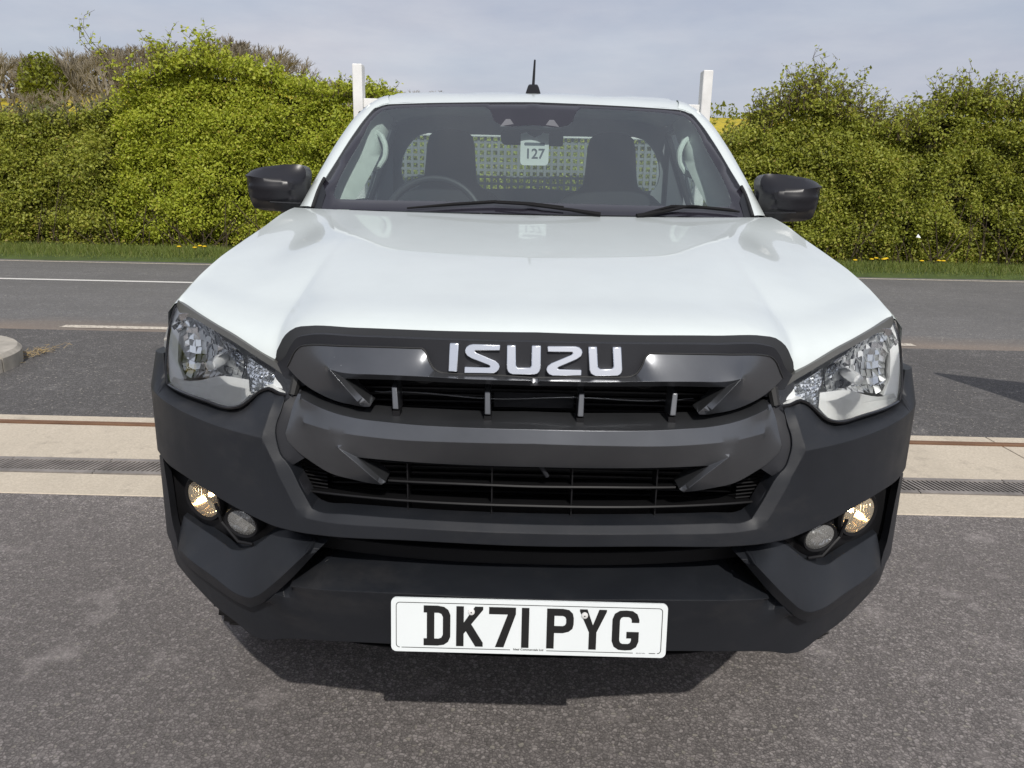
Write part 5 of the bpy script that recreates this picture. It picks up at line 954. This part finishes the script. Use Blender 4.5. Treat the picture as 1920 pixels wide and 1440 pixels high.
# dandelions
stem = MB().tube([(0, 0, 0), (.004, 0, .11)], .003, 5); head_ = MB().lathe([(0, .012), (.022, .006), (.026, 0), (.012, -.008), (0, -.01)], Matrix.Translation((.004, 0, .118)), 10)
d0 = empty('dandelion'); s0 = stem.build('stem', 'turf', d0); h0 = head_.build('flower', 'dandelion_yellow', d0)
spots = [(-6.05, 12.25), (-5.75, 12.2), (-5.72, 12.35), (-5.62, 12.3), (4.98, 12.35), (5.75, 12.3), (6.08, 12.4), (6.2, 12.5), (6.33, 12.45), (6.38, 12.5), (6.29, 12.42), (6.93, 12.35), (7.25, 12.4), (7.32, 12.38)]
where = ['leftmost on the left verge', 'beside the pair on the left verge', 'upper of the pair on the left verge', 'right of the pair on the left verge', 'nearest the truck on the right verge', 'second from the truck on the right verge', 'third from the truck on the right verge', 'fourth from the truck on the right verge', 'left one of the large clump on the right verge', 'right one of the large clump on the right verge', 'lowest of the large clump on the right verge', 'right of the clump on the right verge', 'left one of the far right pair', 'right one of the far right pair']
for i, (x, y) in enumerate(spots):
    if i == 0: o = d0
    else:
        o = d0.copy(); COL.objects.link(o)
        for ch in (s0, h0): c = ch.copy(); COL.objects.link(c); c.parent = o
    o.location = (x, y, float(np.interp(y, [12.1, 12.5, 13.2], [.05, .10, .12]))); o.scale = (1.5,) * 3; tag(o, 'yellow dandelion flower, ' + where[i], 'flower', 'dandelions on the verge')
# dry grass swept against the kerb
LC = np.stack([rg.normal(-3.93, .05, 110), rg.normal(4.66, .14, 110), rg.uniform(.005, .03, 110)], 1); V = []
bl = MB()
for q in LC: a = rg.uniform(0, 6.28); l_ = rg.uniform(.03, .10); bl.tube([q, q + np.array((math.cos(a) * l_, math.sin(a) * l_, rg.uniform(0, .03)))], [.0022, .001], 3, False)
o = bl.build('dry_grass', 'dry_grass', None, 0); tag(o, 'straw coloured dead grass lying against the kerb', 'dead grass', None, 'stuff')
# ---- bare trees
def bare(seed, h, spread=.55, levels=5, first=.24):
    rng = random.Random(seed); b = MB()
    def grow(p, d, L, r, lv):
        q = p + d * L * .5 + Vector((rng.gauss(0, .03), rng.gauss(0, .03), 0)) * L; e = p + d * L + Vector((rng.gauss(0, .05), rng.gauss(0, .05), 0)) * L
        b.tube([p, q, e], [r, r * .85, r * .68], 5 if lv < 2 else 3, False)
        if lv >= levels: return
        for k in range(3 if lv < levels - 1 else 6):
            ax = Vector((rng.gauss(0, 1), rng.gauss(0, 1), rng.gauss(0, .3))).normalized(); nd = (d + ax * spread * rng.uniform(.6, 1.25) + Vector((0, 0, .18))).normalized(); grow(lerp(q, e, rng.uniform(.2, 1)), nd, L * rng.uniform(.62, .82), r * rng.uniform(.5, .66), lv + 1)
    grow(Vector((0, 0, -.3)), Vector((rng.gauss(0, .04), rng.gauss(0, .04), 1)).normalized(), h * first, h * .022, 0); return b
protos = [bare(3, 11, .62), bare(8, 11, .5), bare(14, 11, .7)]
pm = []
for b in protos:
    zt = sorted(q[2] for q in b.v)[int(len(b.v) * .995)]; b.v = [(q[0] / zt * 1.12, q[1] / zt * 1.12, q[2] / zt) for q in b.v]; o = b.build('tree', 'winter_bark', None, 0); pm.append(o.data); bpy.data.objects.remove(o)
def tree(x, y, s, k, rz, label, green=0):
    t = empty('bare_tree', (x, y, hz(x, y) - .2)); t.rotation_euler = (0, 0, rz); t.scale = (s, s, s); tag(t, label, 'tree', 'bare trees beyond the hedge')
    o = bpy.data.objects.new('trunk', pm[k]); COL.objects.link(o); o.parent = t
    if green:
        rng = np.random.default_rng(int(x * 7) % 97); n = 2600; C = rng.normal(size=(n, 3)); C = C / np.linalg.norm(C, axis=1)[:, None] * rng.uniform(.2, 1, n)[:, None] ** .5 * np.array((.22, .22, .30)) + np.array((0, 0, .72)); quads('crown', C, .016, 'hedge_leaf', t, rng.uniform(0, .5, n), None, .6, rng)
    return t
for i, (x, y, s, k, lb, g) in enumerate(((-31.6, 46, 6.3, 0, 'brown bare tree at the left edge of the picture', 0), (-29.7, 48, 6.3, 1, 'second bare tree from the left edge', 0), (-27.6, 45, 6.1, 2, 'ivy green topped tree among the bare trees at left', 1), (-26.0, 47, 6.2, 1, 'round bare tree right of the ivy topped tree', 0), (-24.3, 46, 5.8, 0, 'bare tree behind the foot of the leaning shoot', 0), (-22.8, 48, 5.4, 2, 'bare tree just left of the tall bush', 0), (-26.2, 40, 4.2, 2, 'low bare tree in front of the left edge trees', 0), (-22.4, 40, 4.0, 0, 'low bare tree in front of the round one', 0))): tree(x, y, s, k, i * 1.3, lb, g)
# the wood along the ridge reads as one brown mass
wd = MB(); rw_ = random.Random(5); small = [bare(s, 9, .6, 4, .26) for s in (31, 32, 33)]
big_v = []; big_f = []
for b in small:
    zt = sorted(q[2] for q in b.v)[int(len(b.v) * .99)]; b.v = [(q[0] / zt, q[1] / zt, q[2] / zt) for q in b.v]
for i in range(150):
    x = rw_.uniform(-108, -16); y = rw_.uniform(138, 152); b = small[i % 3]; s = rw_.uniform(5.2, 7.4) * (1.0 if x < -40 else .62); z = hz(x, y); k = len(big_v); a = rw_.uniform(0, 6.28); ca, sa = math.cos(a), math.sin(a)
    big_v += [(x + (q[0] * ca - q[1] * sa) * s * 1.3, y + (q[0] * sa + q[1] * ca) * s * 1.3, z + q[2] * s) for q in b.v]; big_f += [tuple(j + k for j in f) for f in b.f]
me = bpy.data.meshes.new('woodland'); me.from_pydata(big_v, [], big_f); o = link('woodland', me, None, 'winter_bark'); tag(o, 'brown leafless wood along the hill ridge behind the bush', 'wood', None, 'stuff')
rb = np.random.default_rng(77); C = []
for x in np.arange(-108, -14, 1.0):
    for _ in range(26): C.append((x + rb.normal(0, .8), rb.uniform(138, 152), hz(x, 146) + rb.uniform(.2, 3.0) * (1 if x < -40 else .7)))
leafmat('winter_twigs', [(.085, .070, .060), (.12, .10, .085), (.16, .135, .11)], .1)
q_ = quads('wood_undergrowth', np.array(C), .38, 'winter_twigs', None, rb.uniform(0, 1, len(C))); tag(q_, 'grey brown undergrowth filling the ridge wood', 'undergrowth', None, 'stuff')
# hedge line and small far trees on the right-hand skyline
C = []
for x in np.arange(-14, 120, .7):
    k = 1.0 if not (33 < x < 38) else 2.6
    if -14 < x < -4: k = 2.2
    for _ in range(14): C.append((x + rb.normal(0, .5), 149 + rb.normal(0, .8), hz(x, 149) + rb.uniform(0, 1.0) * k))
q_ = quads('far_hedge', np.array(C), .34, 'hedge_leaf', None, rb.uniform(0, .5, len(C))); tag(q_, 'thin dark hedge line along the top of the yellow field', 'hedge', None, 'stuff')
